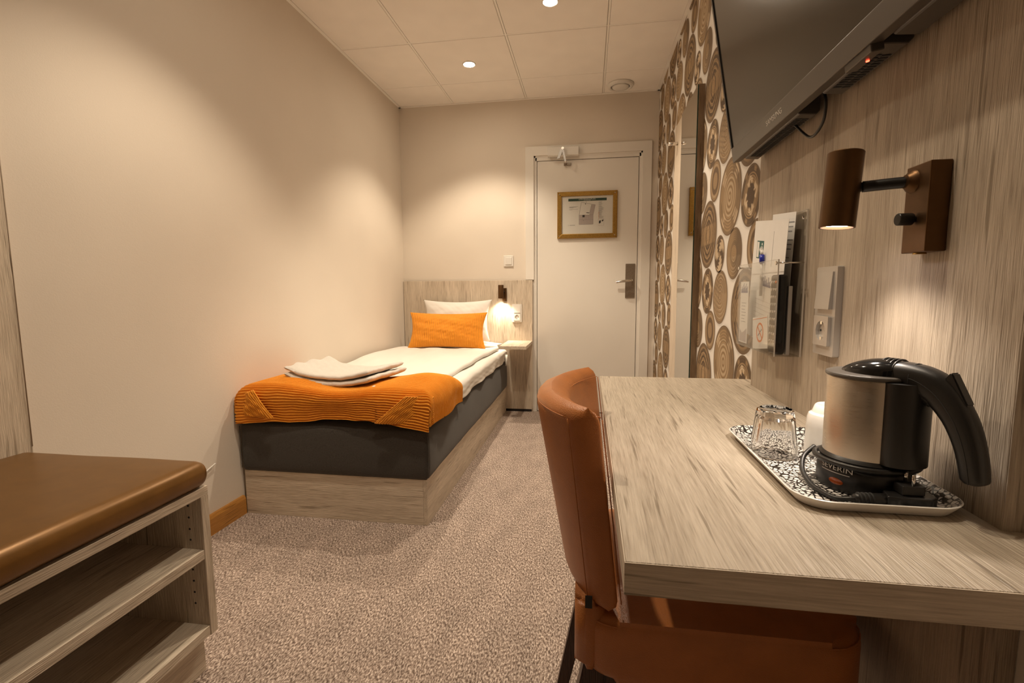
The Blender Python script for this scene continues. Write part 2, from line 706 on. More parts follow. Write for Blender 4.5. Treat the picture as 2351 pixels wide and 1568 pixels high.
Xa, Ya, Za = Vector((1, 0, 0)), Vector((0, 1, 0)), Vector((0, 0, 1))

# ================================================================== the room
tag(box('floor', L - .1, R + .1, F - .1, B + .1, -0.05, 0.0, CARPET), 'brown and beige flecked loop carpet', None, None, 'structure')
tag(box('wall_left', L - 0.1, L, F - .1, B + .1, 0, C + .05, WALL), 'plain beige painted wall behind the bed side', None, None, 'structure')
tag(box('wall_front', L, R, F - 0.1, F, 0, C + .05, WALL), 'plain painted wall behind the camera', None, None, 'structure')
WR = tag(box('wall_right', R, R + 0.1, F - .1, B + .1, 0, C + .05, WALL), 'right wall papered with round woven basket print', None, None, 'structure')

wn = thing('added_window_1', 'unseen dark window added behind the camera to soak up light', None, (-0.53, F, 0.5), None, 'structure')  # added out of view: its dark pane dims faces turned towards the camera
box('added_dark_pane', -1.1, 0.13, F + .001, F + .006, 0.85, 2.05, plain('light_absorber', (0.012, 0.012, 0.014), 0.08), wn)
for x0, x1, z0, z1 in ((-1.16, -1.1, .79, 2.11), (.13, .19, .79, 2.11), (-1.1, .13, .79, .85), (-1.1, .13, 2.05, 2.11), (-.51, -.46, .85, 2.05)):
    box('added_pane_frame', x0, x1, F + .001, F + .04, z0, z1, WHITEPAINT, wn, 0.003)

bm = bmesh.new()
DX0, DX1, DTOP = -0.452, 0.416, 2.135          # opening
add_box(bm, L, DX0, B, B + .1, 0, C + .05)
add_box(bm, DX1, R, B, B + .1, 0, C + .05)
add_box(bm, DX0, DX1, B, B + .1, DTOP, C + .05)
tag(bm_obj('wall_back', bm, WALL), 'plain beige painted end wall around the door', None, None, 'structure')

# skirting along the left wall
bm = bmesh.new()
add_prism(bm, [(0, 0), (0.016, 0), (0.016, 0.072), (0.010, 0.086), (0, 0.088)], (L, 1.10, 0.0), Xa, Za, Ya, 0.855)
tag(bm_obj('baseboard_left', bm, ORANGEWOOD), 'honey coloured wooden skirting board at foot of left wall', None, None, 'structure')

# ------------------------------------------------------------------ ceiling: grid, trim, tiles
ceil = tag(box('ceiling', L - .1, R + .1, F - .1, B + .1, C + 0.012, C + 0.06, GRID), 'suspended ceiling of square pale tiles', None, None, 'structure')
XL = [L + .012, -1.125, -0.512, 0.101, R - .012]
YL = [F + .012, -0.622, -0.009, 0.604, 1.217, 1.830, 2.444, 3.057, 3.670, B - .012]
mesh_cache = {}
for i in range(len(XL) - 1):
    for j in range(len(YL) - 1):
        w, d = XL[i + 1] - XL[i], YL[j + 1] - YL[j]
        key = (round(w, 3), round(d, 3))
        if key not in mesh_cache:
            bm = bmesh.new()
            add_box(bm, -w / 2 + .0075, w / 2 - .0075, -d / 2 + .0075, d / 2 - .0075, 0, 0.013, 0.003, 1)
            me = bpy.data.meshes.new('ceiling_tile')
            bm.to_mesh(me)
            bm.free()
            me.materials.append(CEIL)
            mesh_cache[key] = me
        o = bpy.data.objects.new('ceiling_tile', mesh_cache[key])
        o.location = ((XL[i] + XL[i + 1]) / 2, (YL[j] + YL[j + 1]) / 2, C - 0.003)
        COL.objects.link(o)
        o.parent = ceil
for k, xg in enumerate(XL[1:-1]):
    box('grid_rail', xg - .0055, xg + .0055, F, B, C - 0.0015, C + 0.013, GRID, ceil)
for yg in YL[1:-1]:
    box('grid_rail', L, R, yg - .0055, yg + .0055, C - 0.001, C + 0.013, GRID, ceil)
bm = bmesh.new()
add_box(bm, L, L + .02, F, B, C - .006, C + .004)
add_box(bm, R - .02, R, F, B, C - .006, C + .004)
add_box(bm, L, R, B - .02, B, C - .006, C + .004)
tag(bm_obj('trim_1', bm, GRID), 'slim white edge trim around the ceiling', None, None, 'structure')

# ------------------------------------------------------------------ wallpaper print on the right wall
TANC, DRK, MID, PALE, BASE = np.array((0.36, 0.24, 0.125)), np.array((0.065, 0.038, 0.02)), np.array((0.18, 0.118, 0.065)), np.array((0.68, 0.54, 0.37)), np.array((0.80, 0.765, 0.715))


def mixc(a, b, t):
    t = np.clip(t, 0, 1)[..., None]
    return a * (1 - t) + b * t


def motif(kind, r, th):
    """r 0..1, th angle measured from the far horizontal direction; returns colours"""
    x, y = r * np.cos(th), r * np.sin(th)
    weave = 0.5 + 0.5 * np.sin(r * 78.0)
    col = mixc(TANC * 1.08, TANC * 0.62, weave)
    rim = (r > 0.93)
    if kind == 'bloom':
        col = mixc(col, PALE * 0.82, (np.sin(r * 42) > 0.35) * (r < 0.62) * 0.7)
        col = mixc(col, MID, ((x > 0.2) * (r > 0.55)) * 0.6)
        dots = (np.sin(r * 60) > 0.1) * (np.abs(np.sin(th * 2)) > 0.9) * (r > 0.62) * (r < 0.92)
        col = mixc(col, PALE, dots * 0.8)
        flower = (np.abs(np.sin(th * 4)) * 0.06 > np.abs(r - 0.78)) * (np.sin(th * 2 + .6) > 0.55)
        col = mixc(col, MID * .8, flower * 0.7)
    elif kind == 'serpent':
        st = np.sin(r * 34 + 2.4 * np.abs(np.cos(th)) * (r > 0.3)) > 0.0
        lobes = (np.abs(y) > 0.28) | (r < 0.3)
        col = mixc(col, DRK, st * lobes * (r > 0.24) * 0.85)
        stripe = (np.sin((np.abs(x) * 1.0 + np.abs(y) * 0.55) * 46) > 0.3) * (np.abs(x) > 0.52)
        col = mixc(col, DRK, stripe * 0.75)
        eye = np.sqrt((x / 0.20) ** 2 + (y / 0.30) ** 2)
        col = mixc(col, TANC * (1.05), (eye < 1.0) * 0.9)
        col = mixc(col, DRK, (np.abs(eye - 1.05) < 0.10) * 0.8)
        col = mixc(col, DRK, (np.abs(eye - 0.55) < 0.07) * 0.4)
        col = mixc(col, MID, (r > 0.86) * 0.5)
    elif kind == 'star':
        col = mixc(col, DRK, (r > 0.64) * 0.85)
        bl = (np.sin(th * 6 + 1.0) > 0.55) * (r > 0.78) * (r < 0.96)
        col = mixc(col, TANC, bl * 0.9)
        col = mixc(col, TANC * 1.1, (np.abs(r - 0.72) < 0.022) * 0.9)
        col = mixc(col, DRK * 1.1, (r < 0.40) * 0.9)
        pet = (np.abs(r - 0.53 - 0.06 * np.sin(th * 8)) < 0.085) * (np.sin(th * 4 + 0.8) > -0.55)
        col = mixc(col, PALE, pet * 0.9)
        ray = (np.abs(np.sin(th * 2 + .78)) > 0.985) * (r > 0.3) * (r < 0.55)
        col = mixc(col, PALE, ray * 0.9)
        col = mixc(col, MID, (weave > 0.6) * (r > 0.45) * 0.3)
    elif kind == 'ripple':
        w = np.sin(r * 40 + 1.3 * np.sin(th * 3)) > 0.2
        col = mixc(col, PALE * 0.75, w * 0.45)
        col = mixc(col, MID, ((y > 0.15) * (np.sin(r * 50) > 0)) * 0.6)
        col = mixc(col, MID * .9, (np.abs(np.sin((y + 0.35 * x) * 16)) > 0.9) * (x < -0.1) * 0.55)
        col = mixc(col, MID, (np.abs(r - 0.17) < 0.03) * 0.6)
    elif kind == 'plain':
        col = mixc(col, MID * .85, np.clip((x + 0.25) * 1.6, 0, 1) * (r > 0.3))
        col = mixc(col, PALE * 0.7, ((y < -0.1) * (np.sin(r * 46) > 0.2) * (r < 0.85)) * 0.45)
        col = mixc(col, MID * .7, (np.abs(r - 0.42) < 0.07) * 0.45)
    elif kind == 'target':
        col = mixc(col, DRK * 1.5, (np.abs(r - 0.52) < 0.13) * 0.8)
        col = mixc(col, MID, (r > 0.88) * 0.5)
        col = mixc(col, PALE * 0.7, ((np.sin(r * 44) > 0.3) * (r > 0.66) * (r < 0.86)) * 0.5)
    else:  # pinwheel
        pw = np.sin(th * 3 + r * 3.5 + 0.6 * np.sin(r * 30)) > 0.05
        col = mixc(col, DRK, pw * (r > 0.16) * 0.85)
        col = mixc(col, PALE, (~pw) * (r > 0.16) * (r < 0.9) * 0.75)
        col = mixc(col, MID, (np.abs(r - 0.13) < 0.05) * 0.7)
        col = mixc(col, DRK, (weave > 0.75) * (r < .9) * 0.25)
        col = mixc(col, MID, (r > 0.9) * 0.6)
    col = mixc(col, MID * 0.9, rim * 0.7)
    return col


MOTIFS = [('bloom', 2.012, 1.394, 0.147), ('serpent', 2.338, 1.285, 0.150), ('star', 1.763, 1.352, 0.103), ('ripple', 2.098, 1.652, 0.110), ('plain', 2.479, 1.496, 0.096), ('target', 2.242, 1.503, 0.088), ('pinwheel', 2.131, 1.184, 0.077)]
LA, LB = np.array((0.5525, 0.3245)), np.array((0.0, 0.6455))


def wallpaper(y0, y1, z0, z1):
    NR, NS = 44, 72
    rr = np.linspace(0.0, 1.0, NR + 1)
    rr[0] = 0.004
    th = np.linspace(0, 2 * np.pi, NS, endpoint=False)
    V, Q, Cc, base = [], [], [], 0
    XW = R - 0.0004

    def grid_quads(n_r):
        idx = np.arange(n_r * NS).reshape(n_r, NS)
        a, b_ = idx[:-1], idx[1:]
        return np.stack([a, np.roll(a, -1, 1), np.roll(b_, -1, 1), b_], -1).reshape(-1, 4)
    # paper
    V.append(np.array([(XW, y0, z0), (XW, y1, z0), (XW, y1, z1), (XW, y0, z1)]))
    Q.append(np.array([[0, 3, 2, 1]]))
    Cc.append(np.repeat(BASE[None], 4, 0))
    base = 4
    for kn, (kind, my, mz, mr) in enumerate(MOTIFS):
        for i in range(-2, 6):
            for j in range(-6, 6):
                cy, cz = my + i * LA[0], mz + i * LA[1] + j * LB[1]
                if cy + mr * 1.1 < y0 or cy - mr * 1.1 > y1 or cz + mr * 1.1 < z0 or cz - mr * 1.1 > z1:
                    continue
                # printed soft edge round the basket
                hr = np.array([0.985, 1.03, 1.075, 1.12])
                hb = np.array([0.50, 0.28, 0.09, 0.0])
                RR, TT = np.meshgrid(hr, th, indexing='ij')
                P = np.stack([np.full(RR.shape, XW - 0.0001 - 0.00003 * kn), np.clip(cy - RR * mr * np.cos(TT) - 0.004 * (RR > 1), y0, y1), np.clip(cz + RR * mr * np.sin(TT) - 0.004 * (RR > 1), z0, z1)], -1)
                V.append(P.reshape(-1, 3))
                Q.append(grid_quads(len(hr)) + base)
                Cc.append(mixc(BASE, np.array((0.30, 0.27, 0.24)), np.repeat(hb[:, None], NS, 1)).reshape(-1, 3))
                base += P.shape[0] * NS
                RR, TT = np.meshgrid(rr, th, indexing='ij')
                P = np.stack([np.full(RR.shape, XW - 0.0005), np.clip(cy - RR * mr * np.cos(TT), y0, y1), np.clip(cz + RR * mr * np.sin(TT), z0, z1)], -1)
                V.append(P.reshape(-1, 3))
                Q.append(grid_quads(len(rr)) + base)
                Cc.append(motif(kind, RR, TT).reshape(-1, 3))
                base += P.shape[0] * NS
    V, Q, Cc = np.concatenate(V), np.concatenate(Q), np.concatenate(Cc)
    me = bpy.data.meshes.new('wallpaper')
    me.vertices.add(len(V))
    me.vertices.foreach_set('co', V.reshape(-1).astype(np.float32))
    me.loops.add(Q.size)
    me.loops.foreach_set('vertex_index', Q.reshape(-1).astype(np.int32))
    me.polygons.add(len(Q))
    me.polygons.foreach_set('loop_start', np.arange(0, Q.size, 4, dtype=np.int32))
    me.update(calc_edges=True)
    ca = me.color_attributes.new('Col', 'FLOAT_COLOR', 'POINT')
    ca.data.foreach_set('color', np.concatenate([Cc, np.ones((len(Cc), 1))], 1).reshape(-1).astype(np.float32))
    return obj('wallpaper', me, VPRINT, WR)


wallpaper(1.50, B - 0.0005, 0.0, C - 0.0065)

# ------------------------------------------------------------------ door
door = thing('door_1', 'plain white door in a wide white casing at the end of the room', None, ((DX0 + DX1) / 2, B, 0), None, 'structure')
LX0, LX1, LTOP = -0.425, 0.388, 2.092
YF = B + 0.004
leaf = box('door_leaf', LX0, LX1, YF, YF + .04, 0.006, LTOP, WHITEPAINT, door, 0.002)
box('shadow_gap', DX0, DX1, B + .047, B + .05, 0, DTOP, SHADOWGAP, door)
# jamb: stepped rebates
for s, (xo, xi) in (('l', (DX0, LX0)), ('r', (DX1, LX1))):
    d = 1 if xi > xo else -1
    bm = bmesh.new()
    a, b_ = sorted((xo, xo + d * 0.012))
    add_box(bm, a, b_, B - .004, B + .05, 0, DTOP)
    a, b_ = sorted((xo + d * 0.012, xi - d * 0.004))
    add_box(bm, a, b_, B - .001, B + .05, 0, DTOP - 0.01)
    bm_obj('door_jamb', bm, WHITEPAINT, door)
bm = bmesh.new()
add_box(bm, DX0, DX1, B - .004, B + .05, DTOP - .014, DTOP)
add_box(bm, DX0 + .01, DX1 - .01, B - .001, B + .05, LTOP + .004, DTOP - .014)
bm_obj('door_jamb', bm, WHITEPAINT, door)
# casing boards with mitred corners
OX0, OX1, OTOP = -0.521, 0.486, 2.207
cy0 = B - 0.016
prism('door_casing', [(DX1 + .0, 0), (OX1, 0), (OX1, OTOP), (DX1, DTOP)], (0, cy0, 0), Xa, Za, Ya, 0.018, WHITEPAINT, door)
prism('door_casing', [(OX0, 1.131), (DX0, 1.131), (DX0, DTOP), (OX0, OTOP)], (0, cy0, 0), Xa, Za, Ya, 0.018, WHITEPAINT, door)
prism('door_casing', [(OX0, OTOP), (DX0, DTOP), (DX1, DTOP), (OX1, OTOP)], (0, cy0, 0), Xa, Za, Ya, 0.018, WHITEPAINT, door)
# handle
plate = box('handle_plate', 0.298, 0.374, YF - .009, YF - .0005, 0.975, 1.252, STEELDARK, door, 0.0025)
lever = catmull([(0.345, YF - .01, 1.118), (0.345, YF - .045, 1.118), (0.33, YF - .058, 1.116), (0.30, YF - .062, 1.113), (0.262, YF - .063, 1.108), (0.222, YF - .058, 1.103)], 6)
v, f = tube_pts(lever, [0.010] * 8 + [0.011] * (len(lever) - 8), 12)
obj('lever', mesh_from(v, f, True), CHROME, plate)
lathe('lock_cylinder', [(0, 0), (0.013, 0), (0.013, .006), (0, .006)], (0.335, YF - .0155, 1.018), STEELDARK, plate, 20, (0, 1, 0))
# grey-green closing arm unit
clo = thing('door_closer', 'white door closer box with folded grey arm above the door', 'door closer', (-0.21, B, 2.11))
box('closer_body', -0.335, -0.086, B - .062, B - .0165, 2.116, 2.182, WHITEP, clo, 0.003)
prism('arm', [(-.012, .008), (.012, .008), (-.022, -.07), (-.045, -.076)], (-0.215, B - .078, 2.160), Xa, Za, Ya, 0.006, GREYM, clo)
prism('arm', [(-.008, .006), (.008, .006), (.030, -.095), (.016, -.098)], (-0.214, B - .088, 2.158), Xa, Za, Ya, 0.006, GREYM, clo)
lathe('pivot', [(0, 0), (0.011, 0), (0.011, .028), (0, .028)], (-0.214, B - .09, 2.162), CHROME, clo, 16, (0, 1, 0))
box('shoe', -0.207, -0.148, YF - .02, YF - .0005, 2.048, 2.066, STEELDARK, clo, 0.002)
tube('link', [(-0.19, B - .085, 2.064), (-0.185, YF - .01, 2.058)], 0.006, CHROME, clo)

# framed evacuation plan on the door
fr = thing('framed_plan', 'brass framed evacuation plan screwed to the door', 'picture', (-0.016, YF, 1.46))
FX0, FX1, FZ0, FZ1 = -0.258, 0.225, 1.464, 1.838
fy = YF - 0.02
w_ = 0.036


def frame_side(p):
    bm = bmesh.new()
    add_prism(bm, p, (0, fy, 0), Xa, Za, Ya, 0.0185)
    bmesh.ops.bevel(bm, geom=[e for e in bm.edges if all(abs(v.co.y - fy) < 1e-5 for v in e.verts)], offset=0.004, segments=2, profile=0.5, affect='EDGES')
    bm_obj('frame_side', bm, BRASS, fr)


frame_side([(FX0, FZ1), (FX0 + w_, FZ1 - w_), (FX1 - w_, FZ1 - w_), (FX1, FZ1)])
frame_side([(FX0, FZ0), (FX1, FZ0), (FX1 - w_, FZ0 + w_), (FX0 + w_, FZ0 + w_)])
frame_side([(FX0, FZ0), (FX0 + w_, FZ0 + w_), (FX0 + w_, FZ1 - w_), (FX0, FZ1)])
frame_side([(FX1, FZ0), (FX1, FZ1), (FX1 - w_, FZ1 - w_), (FX1 - w_, FZ0 + w_)])
for sx in (FX0 + .018, FX1 - .02):
    for sz in (FZ0 + .02, FZ1 - .02):
        lathe('screw', [(0, -.002), (0.0045, -.001), (0.0045, .003), (0, .003)], (sx, fy - .0005, sz), CHROME, fr, 12, (0, 1, 0))
sheet = box('plan_sheet', FX0 + w_ - .004, FX1 - w_ + .004, fy + .011, fy + .0125, FZ0 + w_ - .004, FZ1 - w_ + .004, PAPER, fr)
py = fy + .0108
PW, PH = (FX1 - FX0 - 2 * w_), (FZ1 - FZ0 - 2 * w_)
PO = (FX0 + w_, py, FZ0 + w_)


def plan(name, polys, mat, d=0.0004):
    return prism(name, polys, PO, Xa * PW, Za * PH, -Ya, d, mat, sheet)


def lines(pts, w, closed=True):
    out = []
    asp = PW / PH
    n = len(pts)
    for i in range(n if closed else n - 1):
        (x0, y0), (x1, y1) = pts[i], pts[(i + 1) % n]
        dx, dy = (x1 - x0) * asp, y1 - y0
        l = math.hypot(dx, dy) or 1
        nx, ny = -dy / l * w / asp, dx / l * w
        out.append([(x0 + nx, y0 + ny), (x1 + nx, y1 + ny), (x1 - nx, y1 - ny), (x0 - nx, y0 - ny)])
    return out


plan('header_bar', rect(0.13, .868, .88, .938), INKGREEN)
text_mesh('UTRYMNINGSPLAN', 0.0155, (PO[0] + .5 * PW, py - .0004, PO[2] + .912 * PH), Xa, Za, -Ya, PAPER, 'header_text', sheet)
text_mesh('EVACUATION PLAN', 0.006, (PO[0] + .5 * PW, py - .0004, PO[2] + .882 * PH), Xa, Za, -Ya, PAPER, 'header_text', sheet)
plan('plan_rooms', [[(.345, .25), (.62, .25), (.62, .50), (.345, .50)], [(.62, .50), (.66, .76), (.585, .77), (.545, .50)]], INKPLAN)
pl = lines([(.345, .25), (.62, .25), (.62, .50), (.66, .76), (.385, .835), (.345, .50)], .004)
pl += lines([(.345, .50), (.62, .50)], .003, False) + lines([(.345, .375), (.62, .375)], .003, False) + lines([(.585, .77), (.55, .55)], .003, False)
for xx in (.40, .445, .485, .52, .56):
    pl += lines([(xx, .25), (xx, .36)], .002, False)
for xx in (.41, .47, .50, .535, .575):
    pl += lines([(xx, .385), (xx, .50)], .002, False)
plan('plan_outline', pl, INKGREY, 0.0006)
for pm_ in ([rect(.41, .44, .455, .495), rot2(rect(.485, .545, .545, .562), -.15, (.51, .55)), rot2(rect(.46, .775, .475, .80), .5, (.467, .79)), rect(.475, .835, .488, .848), rect(.424, .345, .432, .36)]):
    plan('plan_mark', pm_, INK, 0.0008)
lg = [rect(.15, .72 - k * .014, .15 + w, .726 - k * .014) for k, w in enumerate((.17, .14, .08))] + [rect(.15, .655, .32, .66), rect(.15, .64, .21, .645), rect(.13, .215, .135, .25), rect(.155, .228, .265, .24)]
for pm_ in lg:
    plan('plan_text', pm_, INKGREY, 0.0005)
rs = random.Random(4)
plan('plan_legend', [rect(.725, .83 - k * .026, .725 + rs.uniform(.05, .1), .838 - k * .026) for k in range(17)], INKGREY, 0.0005)
plan('plan_legend', [circle(.73, z, .007, 10) for z in (.56, .53, .49, .455, .415)], INKORANGE, 0.0008)
plan('plan_inset', [[(.735, .26), (.77, .28), (.77, .35), (.735, .33)], [(.79, .31), (.82, .33), (.82, .37), (.79, .35)]], INK, 0.0008)
plan('plan_inset', lines([(.72, .21), (.83, .21), (.83, .39), (.72, .39)], .002), INKPLAN, 0.0005)
box('picture_glass', FX0 + w_ - .003, FX1 - w_ + .003, fy + .007, fy + .0085, FZ0 + w_ - .003, FZ1 - w_ + .003, clear_sheet('picture_glass'), fr)

# light switch on the end wall
sw = thing('light_switch', 'square white rocker light switch above the headboard', 'switch', (-0.668, B, 1.24))
box('switch_frame', -0.709, -0.626, B - .010, B - .0003, 1.243, 1.334, WHITEP, sw, 0.003)
box('rocker', -0.694, -0.641, B - .015, B - .009, 1.259, 1.318, WHITEP, sw, 0.002)

# ------------------------------------------------------------------ headboard and shelf
hb = thing('headboard', 'tall pale oak headboard panel fixed to the end wall behind the bed', 'headboard', (-1.03, HBY, 0))
bm = bmesh.new()
add_box(bm, L + .004, -0.4636, HBY, B - .0165, 0.022, 1.127, 0.0012, 1)
bm_obj('panel', bm, WOOD_Z, hb)
box('gap_shade', L + .02, -0.475, HBY + .006, B - .0165, 0.0, 0.022, SHADOWGAP, hb)  # near-black strip, paints the shade of the gap under the headboard
sh = tag(box('bedside_shelf', -0.672, -0.4636, 3.60, HBY - .0002, 0.592, 0.617, WOOD_Y, None, 0.001), 'pale oak bedside shelf jutting from the headboard next to the bed', 'shelf')

# bedside lamp
bl = thing('bedside_lamp', 'small bronze reading spotlight on the headboard shining down', 'wall lamp', (-0.705, HBY, 0.95))
box('backplate', -0.716, -0.681, HBY - .022, HBY - .0002, 0.952, 1.062, BRONZE, bl, 0.001)
hx, hy = -0.722, HBY - .055
lathe('lamp_head', [(0.0, 0.112), (0.0225, 0.112), (0.0235, 0.110), (0.0235, 0.0), (0.020, 0.0), (0.020, 0.012), (0.0, 0.012)], (hx, hy, 0.976), BRONZE, bl, 28)
tube('arm', [(hx + .02, hy, 1.03), (-0.70, HBY - .022, 1.03)], 0.006, BLACKM, bl)
lathe('lens', [(0, 0), (0.0185, 0), (0.0185, .002), (0, .002)], (hx, hy, 0.982), LENS_BED, bl, 24)


def spot(name, parent, loc, target, watt, angle, blend, col, rad):
    ld = bpy.data.lights.new(name, 'SPOT')
    ld.energy = watt
    ld.color = col
    ld.spot_size = math.radians(angle)
    ld.spot_blend = blend
    ld.shadow_soft_size = rad
    o = bpy.data.objects.new(name, ld)
    COL.objects.link(o)
    d = Vector(target) - Vector(loc)
    m = d.to_track_quat('-Z', 'Y').to_matrix().to_4x4()
    m.translation = loc
    if parent is not None:
        o.parent = parent
        o.matrix_parent_inverse = world_of(parent).inverted()
    o.matrix_basis = m
    return o


spot('bulb', bl, (hx, hy, 0.974), (hx + .0, hy + .01, 0.6), BED_WATT, 120, 0.9, (1.0, 0.82, 0.6), 0.015)

# ------------------------------------------------------------------ socket and switch combinations


def socket_pair(name, label, loc, n, a, metal, w=0.082, h=0.152, flip=False, scale=1.0):
    """rocker above, schuko socket below; a = horizontal axis, n = outward normal"""
    t = thing(name, label, 'socket', loc)
    n, a = Vector(n), Vector(a)
    o = Vector(loc)
    d = 0.012 * scale
    prism('cover_frame', rrect(-w / 2, 0, w / 2, h, 0.003), o + n * 0.0003, a, Za, n, d, metal, t, 0.0012)
    u = w * 0.355
    rk = bmesh.new()
    rc = o + n * d
    lo = [rc + a * x + Za * z for x, z in rect(-u, h * .525, u, h * .94)]
    hi = [p + n * (0.008 if k < 2 else 0.003) for k, p in enumerate(lo)]
    vs = [rk.verts.new(p) for p in lo + hi]
    for q in ((3, 2, 1, 0), (4, 5, 6, 7), (0, 1, 5, 4), (1, 2, 6, 5), (2, 3, 7, 6), (3, 0, 4, 7)):
        rk.faces.new([vs[i] for i in q])
    bm_obj('rocker', rk, metal, t)
    zc = h * 0.28
    # square insert with a round well
    bm = bmesh.new()
    sq = rrect(-u, zc - u, u, zc + u, 0.002, 2)
    ci = circle(0, zc, u * .66, len(sq))
    ang = lambda p: math.atan2(p[1] - zc, p[0])
    sq.sort(key=ang)
    ci.sort(key=ang)
    zf = n * (d + 0.0070)
    so = [bm.verts.new(o + n * d + a * x + Za * z) for x, z in sq]
    st_ = [bm.verts.new(o + zf + a * x + Za * z) for x, z in sq]
    c1 = [bm.verts.new(o + zf + a * x + Za * z) for x, z in ci]
    c2 = [bm.verts.new(o + n * (d + 0.0006) + a * x * .94 + Za * (zc + (z - zc) * .94)) for x, z in ci]
    k = len(sq)
    for i in range(k):
        j = (i + 1) % k
        bm.faces.new((so[i], so[j], st_[j], st_[i]))
        bm.faces.new((st_[i], st_[j], c1[j], c1[i]))
        bm.faces.new((c1[i], c1[j], c2[j], c2[i]))
    bm.faces.new(c2)
    bm_obj('socket_insert', bm, metal, t)
    for s in (-1, 1):
        lathe('contact_hole', [(0, 0), (.0026 * scale, 0), (.0026 * scale, .0008), (0, .0008)], o + n * (d + 0.0008) + a * (s * u * .32) + Za * zc, INK, t, 10, n)
        prism('earth_clip', rect(-.003, -.004, .003, .004), o + n * (d + 0.0008) + Za * (zc + s * u * .56), a, Za, n, 0.005, CHROME, t)
    return t


socket_pair('socket_plate', 'white double plate of switch and socket on the headboard above the bedside shelf', (-0.594, HBY, 0.775), (0, -1, 0), (1, 0, 0), WHITEP)
# ------------------------------------------------------------------ bed
bed = thing('single_bed', 'single bed with oak plinth, charcoal box base and white mattress pad', 'bed', (-1.14, 3.0, 0))
BX0, BX1, BY0, BY1 = -1.585, -0.695, 1.957, HBY - .004
box('plinth_board', BX0, BX1 - .0185, BY0, BY0 + .018, 0.0, 0.211, WOOD_X, bed, 0.0008, 1)
box('plinth_board', BX1 - .018, BX1, BY0, BY1, 0.0, 0.211, WOOD_Y, bed, 0.0008, 1)
box('plinth_board', BX0, BX0 + .018, BY0 + .0185, BY1, 0.0, 0.211, WOOD_Y, bed, 0.0008, 1)


def soft_box(name, x0, x1, y0, y1, z0, z1, rad, mat, parent, amp=0.0, seed=0, nu=60, nv=110, seg=8, bulge=0.0):
    bm = bmesh.new()
    add_box(bm, x0, x1, y0, y1, z0, z1)
    bmesh.ops.bevel(bm, geom=list(bm.edges), offset=rad, segments=seg, profile=0.5, affect='EDGES')
    # cut into a grid so that it can be uneven
    for ax, lo, hi, k in ((0, x0, x1, nu), (1, y0, y1, nv), (2, z0, z1, 6)):
        for i in range(1, k):
            co = [0, 0, 0]
            no = [0, 0, 0]
            co[ax] = lo + rad + (hi - lo - 2 * rad) * i / k
            no[ax] = 1
            bmesh.ops.bisect_plane(bm, geom=list(bm.verts) + list(bm.edges) + list(bm.faces), plane_co=co, plane_no=no)
    P = np.array([v.co for v in bm.verts])
    nrm = np.array([v.normal for v in bm.verts])
    bm.normal_update()
    nrm = np.array([v.normal for v in bm.verts])
    dsp = amp * wav(P[:, 0] * 2.2 + P[:, 2] * 3, P[:, 1] * 1.6 - P[:, 2] * 2, seed)
    side = (1 - np.abs(nrm[:, 2]))
    t = np.clip((P[:, 2] - z0) / (z1 - z0), 0, 1)
    dsp = dsp + bulge * side * np.sin(np.pi * t)
    P2 = P + nrm * dsp[:, None]
    for v, p in zip(bm.verts, P2):
        v.co = p
    return bm_obj(name, bm, mat, parent, True)


soft_box('box_base', BX0 - .004, BX1 + .012, BY0 - .008, BY1 - .004, 0.2115, 0.440, 0.020, SPRING, bed, 0.003, 3, 14, 26, 4, 0.004)
# stitched corner seams of the box base
tube('corner_seam', [(BX1 + .013, BY0 - .009, 0.225 + k * .02) for k in range(11)], 0.0016, SPRING, bed, 6)
tube('corner_seam', [(BX0 - .005, BY0 - .009, 0.225 + k * .02) for k in range(11)], 0.0016, SPRING, bed, 6)
soft_box('mattress_pad', BX0 + .01, BX1 - .002, BY0 + .085, BY1 - .02, 0.438, 0.545, 0.035, LINEN, bed, 0.009, 11, 24, 60, 5, 0.006)


def fold_grid(na, nb, A0, A1, B0, B1, dropA0, dropA1, dropB0, dropB1, r, ztop, zfun, p=3.0):
    """cloth folded over a block spanning A (x) and B (y); returns positions and flat coordinates"""
    a = np.linspace(A0 - dropA0, A1 + dropA1, na)
    b = np.linspace(B0 - dropB0, B1 + dropB1, nb)

    def fold(t, lo, hi):
        x = np.clip(t, lo + r, hi - r)
        d = np.zeros_like(t)
        for s, e in ((1, hi - r), (-1, lo + r)):
            over = np.maximum(s * (t - e), 0)
            th = np.minimum(over / r, np.pi / 2)
            x = x + s * r * np.sin(th)
            d = d + r * (1 - np.cos(th)) + np.maximum(over - r * np.pi / 2, 0)
        return x, d
    xa, da = fold(a, A0, A1)
    yb, db = fold(b, B0, B1)
    X, Y = np.meshgrid(xa, yb, indexing='ij')
    DA, DB = np.meshgrid(da, db, indexing='ij')
    FA, FB = np.meshgrid(a, b, indexing='ij')
    D = (DA ** p + DB ** p) ** (1 / p)
    Z = ztop - D + zfun(X, Y) * np.exp(-D * 12)
    return np.stack([X, Y, Z], -1), FA, FB, D


# duvet
def duvet_z(X, Y):
    return 0.010 * wav(X * 1.3, Y * 0.9, 21) + 0.004 * wav(X * 6.0, Y * 1.6, 5) + 0.0025 * np.sin(Y * 9 + X * 26)


